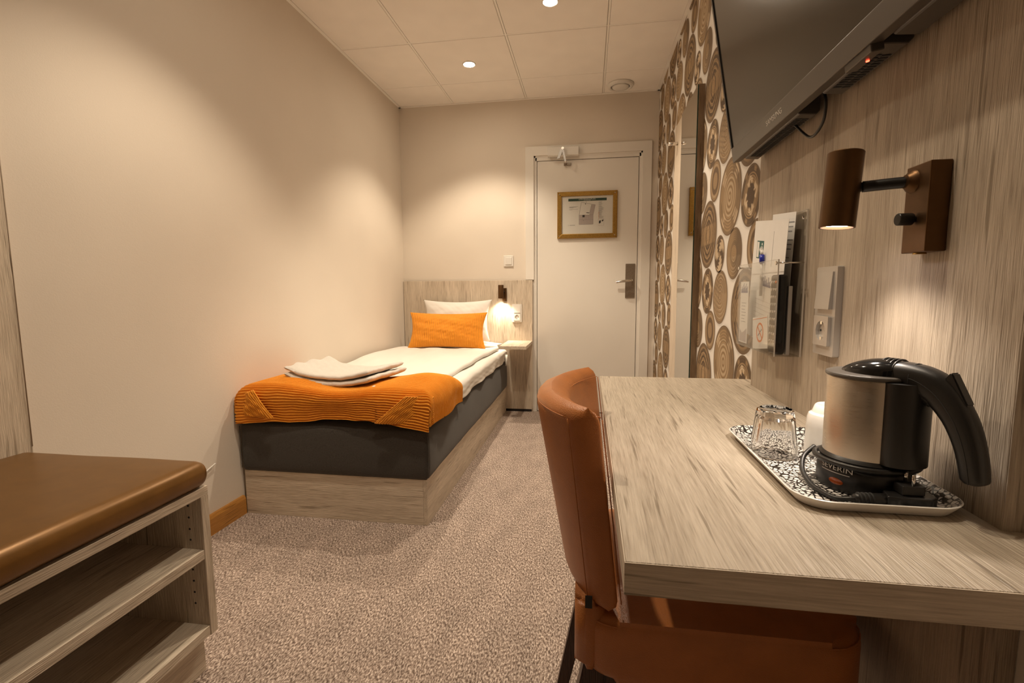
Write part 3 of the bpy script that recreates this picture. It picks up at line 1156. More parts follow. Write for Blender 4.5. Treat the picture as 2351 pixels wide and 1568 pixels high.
P, FA, FB, D = fold_grid(130, 200, -1.568, -0.775, 2.20, 3.80, 0.018, 0.018, 0.01, 0.02, 0.016, 0.584, duvet_z)
edge = 0.020 * wav(P[:, :, 1] * 1.2, P[:, :, 1] * 0.3, 8)
P[:, :, 0] += edge * np.clip((P[:, :, 0] + 1.1) / 0.4, 0, 1)
P[:, :, 0] += np.clip((P[:, :, 1] - 2.3) / 1.5, 0, 1) * 0.055 * np.clip((P[:, :, 0] + 1.2) / 0.4, 0, 1)
o = obj('duvet', grid_mesh(P), LINEN)
solidify(o, 0.03, -1)
tag(o, 'white cotton duvet spread over the bed', 'duvet')

# white sheet hanging over the bed's long side
P, FA, FB, D = fold_grid(40, 220, -0.80, BX1 + .018, 2.36, BY1 - .03, 0.0, 0.085, 0.0, 0.0, 0.035, 0.552, lambda X, Y: 0.004 * wav(X * 4, Y * 2.4, 31))
k = np.clip(D / 0.1, 0, 1)
P[:, :, 0] += k * (0.004 * np.sin(P[:, :, 1] * 17 + 1.3) + 0.006 * wav(P[:, :, 1] * 2.5, k, 9))
P[:, :, 2] -= k * 0.022 * wav(P[:, :, 1] * 0.7, 0.0 * k, 14)
o = obj('side_sheet', grid_mesh(P), LINEN, bed)
solidify(o, 0.004, -1)
tube('sheet_knot', [(BX1 + .02, 3.93, 0.50), (BX1 + .035, 3.915, 0.47), (BX1 + .03, 3.90, 0.435), (BX1 + .022, 3.90, 0.42)], [0.016, 0.02, 0.013, 0.004], LINEN, bed)


def pillow(name, label, cat, mat, cx, bot, top, w, thick, n=90, pleat=0.0, pitch=0.0085, seed=0, pinch=0.09, dent=0.02):
    """bot, top: (y, z) of the lower and upper edge lines"""
    by, bz = bot
    ty, tz = top
    hgt = math.hypot(ty - by, tz - bz)
    up = np.array((0, (ty - by) / hgt, (tz - bz) / hgt))
    nrm = np.array((0, -up[2], up[1]))   # towards the camera
    ctr = np.array((cx, (by + ty) / 2, (bz + tz) / 2))
    nu, nv = (n * 4, n) if pleat else (n, n)
    u, v = np.meshgrid(np.linspace(-1, 1, nu), np.linspace(-1, 1, nv), indexing='ij')
    ww = w / 2 * u * (1 - pinch * (1 - v ** 2) * np.abs(u) ** 3)
    hh = hgt / 2 * v * (1 - pinch * (1 - u ** 2) * np.abs(v) ** 3)
    prof = ((1 - u ** 4) * (1 - v ** 4)) ** 0.55 * (0.55 + 0.45 * (1 - u ** 2) * (1 - v ** 2))
    out = []
    for s in (1, -1):
        t = s * thick / 2 * prof * (1 + 0.10 * wav(u * .8, v * .8, seed)) + 0.006 * wav(u * 1.5, v * 1.5, seed + 2) * prof
        t = t - dent * s * np.exp(-((u) ** 2 / 0.3 + (v - 0.9) ** 2 / 0.12)) * prof
        if pleat:
            ph = (ww + 0.004 * wav(ww * 7, hh * 6, seed + 5)) / pitch * 2 * np.pi
            t = t + s * pleat * np.cos(ph) * np.minimum(1, prof * 4)
        P = ctr[None, None] + np.stack([ww, np.zeros_like(ww), np.zeros_like(ww)], -1) + hh[..., None] * up + t[..., None] * nrm
        out.append(P)
    me1, me2 = grid_mesh(out[0]), grid_mesh(out[1])
    bm = bmesh.new()
    bm.from_mesh(me1)
    bm.from_mesh(me2)
    bmesh.ops.remove_doubles(bm, verts=bm.verts, dist=1e-5)
    o = bm_obj(name, bm, mat, None, True)
    bpy.data.meshes.remove(me1)
    bpy.data.meshes.remove(me2)
    return tag(o, label, cat)


pillow('pillow', 'white cotton pillow standing upright against the headboard', 'pillow', LINEN, -1.095, (3.875, 0.622), (3.962, 0.967), 0.60, 0.11, 60, seed=4, pinch=0.13)
pillow('pillow', 'white pillow lying flat behind the orange cushion at the bed head', 'pillow', LINEN, -1.06, (3.812, 0.588), (4.020, 0.588), 0.70, 0.066, 50, seed=9, dent=0.0)
pillow('cushion', 'orange pleated cushion leaning in front of the white pillow', 'cushion', ORANGE, -1.128, (3.715, 0.578), (3.80, 0.868), 0.655, 0.13, 90, pleat=0.0030, pitch=0.0165, seed=7, pinch=0.10)


# pleated throw over the foot of the bed
def throw_z(X, Y):
    return (0.022 * np.exp(-((X + .80) / .10) ** 2 - ((Y - 2.22) / .16) ** 2) - 0.020 * np.exp(-((X + 1.12) / .16) ** 2) + 0.012 * np.exp(-((X + 1.42) / .12) ** 2)
            + 0.006 * wav(X * 1.6, Y * 1.6, 3) - 0.05 * np.clip((Y - 2.28) / .2, 0, 1) ** 2)


def pleats(P, phase, amp, mask=1.0):
    n = normals_of(P)
    n[n[..., 2] < -0.2] *= 1
    if n[n.shape[0] // 2, n.shape[1] // 2, 2] < 0:
        n = -n
    h = (0.5 + 0.5 * np.cos(phase)) ** 1.7
    return P + n * (amp * h * mask)[..., None]


PITCH_T = 0.0112
P, FA, FB, D = fold_grid(170, 560, -1.588, -0.660, 1.938, 2.46, 0.085, 0.105, 0.126, 0.0, 0.055, 0.608, throw_z, 5.0)
k = np.clip(D / 0.12, 0, 1)
P[..., 1] += -0.012 * k * np.sin(P[..., 0] * 7.0 + 0.6) * (P[..., 1] < 2.1)
P[..., 0] += 0.010 * k * np.sin(P[..., 1] * 15.0 + 0.5) * (P[..., 0] > -0.9)
P[..., 0] = np.maximum(P[..., 0], L + 0.006)
P[..., 2] += k * 0.018 * np.sin(FA * 6.5 + 2.2) + 0.008 * k * wav(FA * 2.2, FB * 0, 6)
ph = (FB + 0.0045 * wav(FA * 2.0, FB * 3.0, 12) + 0.0030 * wav(FA * 5.5, FB * 5.0, 13)) / PITCH_T * 2 * np.pi
P = pleats(P, ph, 0.0078)
thr = thing('bed_throw', 'orange pleated throw folded over the foot of the bed', 'throw', (-1.13, 2.15, 0.45))
o = obj('cloth', grid_mesh(P), ORANGE, thr)


def corner_flap(sgn, pts, name='corner_fold'):
    """envelope fold laid over the front face. pts: four corners (x, y, z): top, toe, outer bottom, outer top"""
    n1, n2 = 150, 60
    c = [np.array(p, float) for p in pts]
    s, t = np.meshgrid(np.linspace(0, 1, n1), np.linspace(0, 1, n2), indexing='ij')
    s3, t3 = s[..., None], t[..., None]
    Q = (1 - t3) * ((1 - s3) * c[0] + s3 * c[3]) + t3 * ((1 - s3) * c[1] + s3 * c[2])
    bul = np.sin(np.pi * np.clip(s, 0, 1)) ** 0.6 * np.sin(np.pi * np.clip(.15 + .7 * t, 0, 1))
    Q[..., 1] -= 0.016 * bul + 0.006 * wav(s * 1.5, t * 1.2, 17)
    Q[..., 2] -= 0.006 * wav(s * 1.2, t, 8) * t
    W_ = np.linalg.norm(c[3] - c[0]) * (1 - t) + np.linalg.norm(c[2] - c[1]) * t
    ph = (s * W_ + 0.003 * wav(s * 2, t * 2, 4)) / (PITCH_T * .95) * 2 * np.pi
    nn = np.array((0, -1, 0.15))
    Q = Q + nn * (0.0052 * (0.5 + 0.5 * np.cos(ph)) ** 1.7)[..., None]
    o = obj(name, grid_mesh(Q), ORANGE, thr)
    solidify(o, 0.004, 0)
    # rolled hem along the diagonal edge
    tube('hem', [c[0] * (1 - q) + c[1] * q + np.array((0, -0.004 - 0.006 * math.sin(math.pi * q), 0)) for q in np.linspace(0, 1, 14)], 0.0028, ORANGE, o, 6)


corner_flap(1, [(-0.765, 1.928, 0.592), (-0.905, 1.914, 0.472), (-0.652, 1.950, 0.468), (-0.662, 1.980, 0.580)])
corner_flap(-1, [(-1.492, 1.930, 0.600), (-1.388, 1.918, 0.474), (-1.586, 1.940, 0.486), (-1.590, 1.965, 0.560)])


# folded towel
def towel_layer(name, parent, z0, thick, lx, ly, ox, oy, seed, ang):
    nu, nv = 70, 50
    u, v = np.meshgrid(np.linspace(-1, 1, nu), np.linspace(-1, 1, nv), indexing='ij')
    x, y = u * lx / 2, v * ly / 2
    x = x + 0.008 * wav(v * 1.2, u * .4, seed) * np.abs(u) ** 3
    sag = -0.026 * (1 - (x / (lx / 2)) ** 2) + 0.010 * (x / (lx / 2)) ** 2 + 0.003 * wav(x * 9, y * 9, seed)
    roll = 0.010 * np.clip((-u - 0.75) / 0.25, 0, 1) * (1 + .6 * np.sin(v * 9))
    e = np.minimum(1, (1 - np.abs(v) ** 10)) ** 0.5
    e2 = np.minimum(1, (1 - np.abs(u) ** 18)) ** 0.5
    ee = np.minimum(e, e2)
    top = z0 + sag + roll + thick * ee
    bot = z0 + sag + roll * .5 + thick * .5 * (1 - ee)
    top = z0 + sag + roll + thick * (0.5 + 0.5 * ee)
    ca, sa = math.cos(ang), math.sin(ang)
    X, Y = ox + x * ca - y * sa, oy + x * sa + y * ca
    g1, g2 = grid_mesh(np.stack([X, Y, top], -1)), grid_mesh(np.stack([X, Y, bot], -1))
    bm = bmesh.new()
    bm.from_mesh(g1)
    bm.from_mesh(g2)
    bmesh.ops.remove_doubles(bm, verts=bm.verts, dist=1e-5)
    return bm_obj(name, bm, TERRY, parent, True)


tw = thing('folded_towel', 'white terry towel folded on top of the orange throw', 'towel', (-1.22, 2.25, 0.60))
towel_layer('towel_fold', tw, 0.614, 0.030, 0.48, 0.34, -1.195, 2.235, 3, -0.16)
towel_layer('towel_fold', tw, 0.645, 0.028, 0.47, 0.33, -1.202, 2.238, 5, -0.16)
box('towel_tag', -0.965, -0.955, 2.02, 2.04, 0.605, 0.611, LINEN, tw)

# ------------------------------------------------------------------ padded bench with shelves, left
bn = thing('shelf_bench', 'oak shelf bench with a bronze padded seat against the left wall', 'bench', (-1.3, 0.4, 0))
QX0, QX1, QY0, QY1 = L + .025, -1.0, -0.46, 1.094
box('top_board', QX0, QX1, QY0, QY1, 0.503, 0.527, WOOD_Y, bn, 0.001, 1)
box('side_panel', QX0, QX1, QY1 - .025, QY1, 0.115, 0.5028, WOOD_Z, bn, 0.001, 1)
box('side_panel', QX0, QX1, QY0, QY0 + .025, 0.115, 0.5028, WOOD_Z, bn, 0.001, 1)
box('back_panel', QX0, QX0 + .01, QY0 + .0252, QY1 - .0252, 0.15, 0.5028, WOOD_Y, bn)
for zt in (0.359, 0.144):
    box('shelf_board', QX0 + .011, QX1 - .001, QY0 + .0252, QY1 - .0252, zt - .026, zt, WOOD_Y, bn, 0.001, 1)
box('plinth', QX0, QX1 - .035, QY0, QY1 - .012, 0.0, 0.1148, WOOD_Y, bn, 0.001, 1)
for z_ in (0.478, 0.446, 0.414, 0.384, 0.300, 0.268, 0.236, 0.204):
    lathe('peg_hole', [(0, 0), (0.003, 0), (0.003, .0006), (0, .0006)], (QX1 - .04, QY1 - .0258, z_), INK, bn, 10, (0, 1, 0))
soft_box('seat_pad', QX0 + .002, QX1 + .006, QY0, QY1 + .004, 0.5275, 0.598, 0.026, GOLD, bn, 0.002, 4, 10, 20, 6, 0.004)
lp = thing('wood_panel', 'oak panel standing on the left wall above the padded bench', 'panel', (L, 0.4, 0.0))
box('board', L + .0005, L + .018, QY0, 1.118, 0.0, 2.05, WOOD_Z, lp, 0.001, 1)
tube('edge_strip', [(L + .018, 1.117, 0.6), (L + .018, 1.117, 2.04)], 0.0015, WOOD_Z, lp, 6)
cb = tag(tube('cable_end', catmull([(L + .004, 1.66, 0.26), (L + .010, 1.71, 0.275), (L + .012, 1.75, 0.29), (L + .012, 1.79, 0.302)], 6), 0.0028, WHITEP), 'short white cable end poking out beside the padded bench', 'cable')

# ------------------------------------------------------------------ wood panel on the right wall, desk
rp_ = thing('wood_panel', 'upright oak panel behind the desk on the right wall', 'panel', (R, 1.1, 0.0))
box('board', PX, R - .0008, 0.652, 1.585, 0.0, C - .0075, WOOD_P, rp_, 0.0008, 1)
box('edge_band', PX + .0004, R - .0008, 0.6505, 0.6518, 0.0, C - .0075, WOOD_P, rp_)
dk = thing('desk', 'oak laminate desktop fixed along the right wall', 'desk', (0.27, 1.1, 0.0))
bm = bmesh.new()
add_prism(bm, [(0.044, 0.5149), (R - .001, 0.5149), (R - .001, 0.650), (PX - .0004, 0.650), (PX - .0004, 1.586), (R - .001, 1.586), (R - .001, 1.685), (0.044, 1.685)], (0, 0, DZ - .0385), Xa, Ya, Za, 0.0385)
bmesh.ops.bevel(bm, geom=list(bm.edges), offset=0.0008, segments=1, affect='EDGES')
bm_obj('desktop', bm, WOOD_D, dk)
box('end_support', 0.30, PX - .0006, 1.645, 1.668, 0.0, DZ - .0387, WOOD_Z, dk, 0.0008, 1)
box('edge_band', 0.0425, 0.0438, 0.5155, 1.6845, DZ - .038, DZ - .0005, WOOD_Y, dk)
box('edge_band', 0.0425, R - .001, 0.5135, 0.5147, DZ - .038, DZ - .0005, WOOD_X, dk)

# ------------------------------------------------------------------ coat rack board with mirror
mr = thing('mirror_board', 'tall narrow mirror on a pale wooden coat board by the basket wallpaper', 'mirror', (R, 2.8, 0.3))
MZ0, MZ1 = 0.25, 2.003
box('backing_board', R - .030, R - .0012, 2.49, 3.115, MZ0, MZ1, PALEWOOD, mr, 0.001, 1)
box('edge_band', R - .029, R - .0012, 2.4885, 2.4898, MZ0, MZ1, wood('shaded_edge', 2, light=(0.30, 0.21, 0.13), dark=(0.16, 0.1, 0.06)), mr)  # near edge of the pale board, its shade put into the brown colour
gl = box('mirror_glass', R - .0345, R - .0305, 2.491, 2.888, MZ0, MZ1 - .001, MIRROR, mr)
box('glass_edge', R - .0348, R - .0304, 2.4892, 2.4908, MZ0, MZ1 - .001, GLASSEDGE, mr)
for pyy, pz in ((3.02, 1.885),):
    tube('coat_peg', [(R - .03, pyy, pz), (R - .085, pyy, pz)], 0.010, CHROME, mr, 14)

# ------------------------------------------------------------------ television
TVP = Vector((0.431, 1.60, 1.420))
TU = Vector((-0.1668, 0, 0.986)).normalized()     # up the screen
TN = Vector((-TU.z, 0, TU.x)).normalized()        # out of the screen
TW = Vector((0, -1, 0))
tvw, tvh = 1.115, 0.645
tv = thing('television', 'black flat television tilted down from the wall above the desk', 'television', tuple(TVP + TW * tvw / 2))


def tvbox(name, a0, a1, b0, b1, n0, n1, mat, parent=None, bevel=0.0):
    return prism(name, rect(a0, b0, a1, b1), TVP + TN * n0, TW, TU, TN, n1 - n0, mat, parent or tv, bevel)


tvbox('bezel_side', 0, 0.010, 0.043, tvh, -0.024, 0, GLOSSB)
tvbox('bezel_side', tvw - .010, tvw, 0.043, tvh, -0.024, 0, GLOSSB)
tvbox('bezel_top', 0.0105, tvw - .0105, tvh - .012, tvh, -0.024, 0, GLOSSB)
lowb = tvbox('bezel_bottom', 0, tvw, 0, 0.0425, -0.024, -0.0005, TVGREY, None, 0.002)
tvbox('screen', 0.010, tvw - .010, 0.043, tvh - .012, -0.02, -0.003, SCREEN)
text_mesh('SAMSUNG', 0.017, TVP + TW * 0.335 + TU * 0.021 + TN * -0.0004, TW, TU, TN, SILVER, 'brand_lettering', lowb, xscale=1.25)
# rear housing
bm = bmesh.new()
prof = [(-0.024, 0.004), (-0.046, 0.012), (-0.062, 0.075), (-0.062, 0.42), (-0.036, 0.54), (-0.024, 0.61)]
add_prism(bm, [(-n_, b_) for n_, b_ in prof], TVP + TW * 0.05, -TN, TU, TW, tvw - 0.10)
bmesh.ops.bevel(bm, geom=list(bm.edges), offset=0.006, segments=2, affect='EDGES')
rear = bm_obj('rear_housing', bm, BLACKP, tv)
for a0, a1 in ((0.035, 0.405), (0.515, 0.715), (0.74, 1.06)):
    bm = bmesh.new()
    add_prism(bm, [(0.022, 0.006), (0.026, -0.002), (0.060, -0.010), (0.070, -0.002), (0.070, 0.045), (0.022, 0.045)], TVP + TW * a0, -TN, TU, TW, a1 - a0)
    bmesh.ops.bevel(bm, geom=list(bm.edges), offset=0.0015, segments=1, affect='EDGES')
    blk = bm_obj('speaker_housing', bm, TVGREY, tv)
    dn = Vector((-TN * 0.034 - TU * 0.008)).normalized()
    un_ = TN.cross(TW).normalized()
    if un_.dot(TU) > 0:
        un_ = -un_
    un_ = (un_ + TN * -0.23).normalized()
    if a0 > 0.73:
        continue
    a_ = a0 + 0.03
    while a_ < a1 - 0.035:
        for f_ in (0.10, 0.52):
            o_ = TVP + TW * a_ - TN * (0.026 + 0.034 * f_) + TU * (-0.002 - 0.008 * f_ - 0.0006)
            prism('vent_slot', [(0, 0), (.005, 0), (.009, .0125), (.004, .0125)], o_, TW, dn, un_, 0.0006, INK, blk)
        a_ += 0.0105
tvbox('receiver_eye', 0.640, 0.720, -0.012, 0.0045, -0.024, -0.004, TVGREY, None, 0.002)
lathe('standby_light', [(0, 0), (.0026, 0), (.0026, .0015), (0, .0015)], TVP + TW * 0.683 + TN * -0.018 + TU * -0.0135, REDLED, tv, 12, TU)
bm = bmesh.new()
add_box(bm, PX - .012, PX - .0003, 0.95, 1.32, 1.52, 1.80, 0.002, 1)
add_box(bm, PX - .085, PX - .012, 1.00, 1.02, 1.56, 1.76)
add_box(bm, PX - .085, PX - .012, 1.25, 1.27, 1.56, 1.76)
bm_obj('wall_bracket', bm, BLACKM, tv)
tube('aerial_cable', catmull([(0.478, 1.14, 1.455), (0.482, 1.13, 1.425), (0.486, 1.145, 1.392), (0.488, 1.18, 1.376), (0.490, 1.215, 1.378), (0.488, 1.245, 1.395), (0.475, 1.27, 1.425)], 8), 0.003, BLACKP, tv)

# ------------------------------------------------------------------ wall lamp over the desk
wl = thing('desk_wall_lamp', 'bronze wall lamp with tubular head and switch knob above the kettle', 'wall lamp', (PX, 0.81, 1.09))
box('backplate', 0.478, PX - .0003, 0.787, 0.840, 1.091, 1.219, BRONZE, wl, 0.0012)
lathe('rose', [(0.0, 0.010), (0.010, 0.010), (0.0125, 0.006), (0.0155, 0.004), (0.0175, 0.0)], (0.4782, 0.826, 1.197), BRONZE, wl, 28, (-1, 0, 0))
AH = Vector((0.398, 0.862, 1.193))
tube('arm', catmull([(0.474, 0.829, 1.197), (0.458, 0.838, 1.1975), (0.442, 0.847, 1.1975), (0.4255, 0.8565, 1.1975)], 4), [0.0085] * 13, BLACKM, wl, 16)
lathe('joint', [(0, 0), (.006, .001), (.0075, .006), (.006, .011), (0, .012)], (0.4180, 0.8595, 1.1975), BLACKM, wl, 16, (1, -0.3, 0))
hax = Vector((0.06, 0.0, 1.0)).normalized()
lathe('lamp_head', [(0.0, 0.060), (0.0238, 0.060), (0.0252, 0.0585), (0.0252, -0.0575), (0.0225, -0.0575), (0.0225, -0.046), (0.0, -0.046)], AH, BRONZE, wl, 40, hax)
lathe('lens', [(0, 0), (0.0205, 0), (0.0205, .002), (0, .002)], AH - hax * 0.0535, LENS_COOL, wl, 32, hax)
tube('knob_stem', [(0.478, 0.8135, 1.140), (0.473, 0.8135, 1.140)], 0.0045, BLACKM, wl, 12)
lathe('switch_knob', [(0, 0), (0.0085, 0), (0.009, .001), (0.009, .0185), (0.0082, .0195), (0, .0195)], (0.474, 0.8135, 1.140), BLACKM, wl, 24, (-1, 0, 0))
lathe('cable_gland', [(0, 0), (0.0085, 0), (0.008, .003), (0, .003)], (0.489, 0.815, 1.0885), BRASS, wl, 16)
spot('bulb', wl, AH - hax * 0.0565, (0.345, 0.84, 0.74), DESK_WATT, 124, 0.7, (1.0, 0.86, 0.72), 0.018)

# sockets by the desk
socket_pair('socket_plate', 'silver double plate of switch and socket on the oak panel above the desk', (PX, 1.107, 0.898), (-1, 0, 0), (0, -1, 0), SILVER, 0.088, 0.186)

# ------------------------------------------------------------------ leaflet holder
hd = thing('leaflet_holder', 'clear acrylic leaflet holder screwed to the oak panel', 'holder', (PX, 1.37, 0.87))
HY0, HY1, HX = 1.232, 1.530, 0.442
box('back_plate', PX - .0065, PX - .003, HY0, HY1, 0.876, 1.222, ACRYL, hd)
box('front_plate', HX, HX + .003, HY0, HY1, 0.876, 1.108, ACRYL, hd)
box('bottom_plate', HX + .0032, PX - .0068, HY0, HY1, 0.876, 0.879, ACRYL, hd)
box('side_plate', HX + .0032, PX - .0068, HY1 - .003, HY1, 0.8792, 1.10, ACRYL, hd)
bm = bmesh.new()
for (x0, x1, z0, z1) in ((PX - .0065, PX - .003, .876, 1.222), (HX, HX + .003, .876, 1.108)):
    add_box(bm, x0, x1, HY0 - .0006, HY0 - .0001, z0, z1)
add_box(bm, HX, HX + .003, HY0, HY1, 1.1081, 1.1085)
add_box(bm, PX - .0065, PX - .003, HY0, HY1, 1.2221, 1.2225)
bm_obj('polished_edges', bm, ACEDGE, hd)
for yy in (HY0 + .006, HY1 - .006):
    tube('spacer_rod', [(PX - .003, yy, 1.100), (HX - .003, yy, 1.100)], 0.0022, CHROME, hd, 12)
    lathe('rod_nut', [(0, 0), (.0048, 0), (.0048, .003), (0, .003)], (HX - .0035, yy, 1.100), CHROME, hd, 14, (1, 0, 0))
for yy in (HY0 + .018, HY1 - .018):
    lathe('screw', [(0, 0), (.005, 0), (.004, .003), (0, .0035)], (PX - .0066, yy, 1.205), CHROME, hd, 14, (-1, 0, 0))


def sheet_obj(name, label, cat, x, yc, zc, w, h, tilt, thick=0.0006, bend=0.0):
    """paper in the plane x = const; a runs towards the camera (-Y)"""
    t = thing(name, label, cat, (x, yc, zc - h / 2))
    a = Vector((0, -math.cos(tilt), -math.sin(tilt)))
    b = Vector((0, -math.sin(tilt), math.cos(tilt)))
    o = Vector((x, yc, zc))
    prism('paper', rect(-w / 2, -h / 2, w / 2, h / 2), o, a, b, (1, 0, 0), thick, PAPER, t)
    return t, o, a, b


n_ = Vector((-1, 0, 0))
t, o, a, b = sheet_obj('leaflet', 'white sheet with a block of small text at the back of the acrylic holder', 'leaflet', 0.488, 1.352, 1.08, 0.150, 0.300, 0.10)
prism('print', [rect(.035, .125 - k * .011 - (k // 3) * .010, .035 + w, .128 - k * .011 - (k // 3) * .010) for k, w in enumerate((.035, .03, .026, .034, .03, .028, .02, .026))], o, a, b, n_, 0.0003, INKGREY, t)
t, o, a, b = sheet_obj('leaflet', 'white sheet with a green running man exit sign tilted in the acrylic holder', 'leaflet', 0.468, 1.386, 1.055, 0.235, 0.325, 0.12)
E = (-.062, .085)
prism('exit_sign', rect(E[0] - .026, E[1] - .024, E[0] + .026, E[1] + .024), o, a, b, n_, 0.0003, SIGNGREEN, t)
ex = [rect(-.023, -.021, -.008, .021), [(-.005, 0), (.003, .009), (.003, .003), (.010, .003), (.010, -.003), (.003, -.003), (.003, -.009)],
      circle(.014, .015, .0035, 10), [(.009, .010), (.018, .009), (.020, -.002), (.013, -.003)], [(.018, .008), (.024, .001), (.022, -.001), (.016, .004)], [(.010, .008), (.006, .002), (.008, .001), (.012, .006)],
      [(.013, -.002), (.010, -.012), (.004, -.017), (.007, -.019), (.014, -.013), (.017, -.003)], [(.017, -.003), (.021, -.012), (.022, -.020), (.025, -.020), (.024, -.010), (.020, -.001)]]
prism('exit_symbol', [[(E[0] + x, E[1] + y) for x, y in p] for p in ex], o, a, b, n_, 0.0006, PAPER, t)
prism('print', [rect(.030, .045, .0312, .135)], o, a, b, n_, 0.0003, INKGREY, t)
sky = [rect(-.06, .020, .02, .026)] + [rect(-.06 + k * .0066, .026, -.056 + k * .0066, .026 + hh) for k, hh in enumerate((.004, .012, .006, .018, .008, .022, .010, .014, .006, .02, .008, .012))]
prism('skyline_print', [[(x + .02, y - .03) for x, y in p] for p in sky], o, a, b, n_, 0.0003, INKBLUE, t)
prism('print', [rect(-.07, -.05 - k * .012, .07, -.0494 - k * .012) for k in range(8)], o, a, b, n_, 0.0003, INKPLAN, t)
t, o, a, b = sheet_obj('leaflet', 'narrow white leaflet with a city skyline at the far end of the holder', 'leaflet', 0.4475, 1.488, 0.972, 0.072, 0.176, 0.0)
prism('skyline_print', [[(x * .72 + .014, y + .036) for x, y in p] for p in sky], o, a, b, n_, 0.0003, INKBLUE, t)
prism('print', [rect(-.02, .026 - k * .009, .018 - (k % 3) * .005, .0275 - k * .009) for k in range(7)], o, a, b, n_, 0.0003, INKGREY, t)
prism('photo_print', [[(-.03, -.085), (.03, -.085), (.03, -.045), (.01, -.055), (-.01, -.06), (-.03, -.05)]], o, a, b, n_, 0.0003, INKPLAN, t)
t, o, a, b = sheet_obj('card', 'small white card with an orange no smoking sign in the holder', 'card', 0.4465, 1.345, 0.925, 0.110, 0.085, -0.12)
ring = []
for k in range(24):
    a0, a1 = 2 * math.pi * k / 24, 2 * math.pi * (k + 1) / 24
    ring.append([(.026 * math.cos(a0), .026 * math.sin(a0)), (.026 * math.cos(a1), .026 * math.sin(a1)), (.021 * math.cos(a1), .021 * math.sin(a1)), (.021 * math.cos(a0), .021 * math.sin(a0))])
prism('no_smoking_sign', ring + [rot2(rect(-.024, -.002, .024, .002), -.8)], o, a, b, n_, 0.0003, INKORANGE, t)
prism('cigarette', [rot2(rect(-.017, -.0018, .017, .0018), .5)], o, a, b, n_, 0.0002, INKGREY, t)
prism('print', [rect(-.052, .036, .052, .0375)], o, a, b, n_, 0.0002, INKORANGE, t)
pen = thing('pen', 'blue capped white pen clipped in the acrylic holder', 'pen', (0.4605, 1.39, 1.02))
tube('barrel', [(0.4605, 1.393, 1.02), (0.4605, 1.399, 1.125)], 0.0040, WHITEP, pen, 12)
tube('cap', [(0.4605, 1.3975, 1.108), (0.4605, 1.3988, 1.130)], 0.0062, PENBLUE, pen, 12)
tube('tip', [(0.4605, 1.3988, 1.130), (0.4605, 1.3995, 1.142)], [0.0045, 0.0035], WHITEP, pen, 12)
rm = thing('remote_control', 'black television remote control standing in the acrylic holder', 'remote control', (0.463, 1.27, 0.88))
bm = bmesh.new()
add_box(bm, 0.4475, 0.470, 1.240, 1.290, 0.8795, 1.073, 0.006, 3)
body = bm_obj('body', bm, GLOSSB, rm)
for r_ in range(9):
    for c_ in range(3):
        m_ = INKORANGE if (r_ == 0 and c_ == 0) else SILVER
        lathe('button', [(0, 0), (.0036, 0), (.003, .0012), (0, .0014)], (0.4475, 1.253 + c_ * .012, 1.055 - r_ * .018), m_, rm, 10, (-1, 0, 0))
bk = tag(box('brochure', 0.4735, 0.4815, 1.242, 1.42, 0.8795, 1.045, plain('grey_card', (0.33, 0.3, 0.27), 0.6), None, 0.001), 'grey card folder standing behind the remote control', 'brochure')

# ------------------------------------------------------------------ tray, kettle, glass, cup
TX0, TX1, TY0, TY1, TZ = 0.283, 0.497, 0.668, 1.040, DZ
tr = thing('serving_tray', 'white tray with black crackle pattern on the desk', 'tray', ((TX0 + TX1) / 2, (TY0 + TY1) / 2, TZ))


def tray_ring(inset, z, r):
    return [(x, y, z) for x, y in rrect(TX0 + inset, TY0 + inset, TX1 - inset, TY1 - inset, r, 8)]


rings = [tray_ring(.016, TZ + .0008, .03), tray_ring(.012, TZ + .0012, .034), tray_ring(.001, TZ + .0150, .045), tray_ring(0.0, TZ + .0165, .046), tray_ring(.002, TZ + .0172, .044)]
verts = [p for rg in rings for p in rg]
k = len(rings[0])
faces = [tuple(range(k))[::-1]]
for i in range(len(rings) - 1):
    for j in range(k):
        j2 = (j + 1) % k
        faces.append((i * k + j, i * k + j2, (i + 1) * k + j2, (i + 1) * k + j))
obj('tray_shell', mesh_from(verts, faces), WHITEP, tr)
rings = [tray_ring(.002, TZ + .0172, .044), tray_ring(.005, TZ + .0155, .042), tray_ring(.016, TZ + .0055, .034), tray_ring(.022, TZ + .0040, .028)]
verts = [p for rg in rings for p in rg]
faces = [tuple((len(rings) - 1) * k + j for j in range(k))]
for i in range(len(rings) - 1):
    for j in range(k):
        j2 = (j + 1) % k
        faces.append((i * k + j, i * k + j2, (i + 1) * k + j2, (i + 1) * k + j))
obj('tray_surface', mesh_from(verts, faces), CRACKLE, tr)
TF = TZ + .0042

# kettle
KC = Vector((0.412, 0.772, TF))
KU = Vector((0.474, -0.88, 0)).normalized()
KV = Vector((-KU.y, KU.x, 0))
kt = thing('electric_kettle', 'brushed steel electric kettle with black base and curved black handle', 'kettle', tuple(KC))
lathe('base', [(0, 0.0), (0.0600, 0.0), (0.0612, 0.003), (0.0600, 0.030), (0.0585, 0.034), (0.0570, 0.036), (0.0570, 0.0415), (0.0585, 0.044), (0.0585, 0.046), (0.0555, 0.0500), (0.0545, 0.0510), (0, 0.0510)], KC, BLACKP, kt, 64)
lathe('steel_body', [(0.0, 0.0511), (0.0545, 0.0511), (0.0545, 0.1640), (0.0535, 0.1655), (0.0, 0.1655)], KC, STEEL, kt, 72)
lathe('rim', [(0.0, 0.1656), (0.0545, 0.1656), (0.0562, 0.1668), (0.0566, 0.1690), (0.0556, 0.1710), (0.0520, 0.1722), (0.0, 0.1722)], KC, TVGREY, kt, 64)
# lid: long dome running back into the handle
zk = KC.z


def kp(s, w, z):
    return KC + KU * s + KV * w + Za * (z - zk)


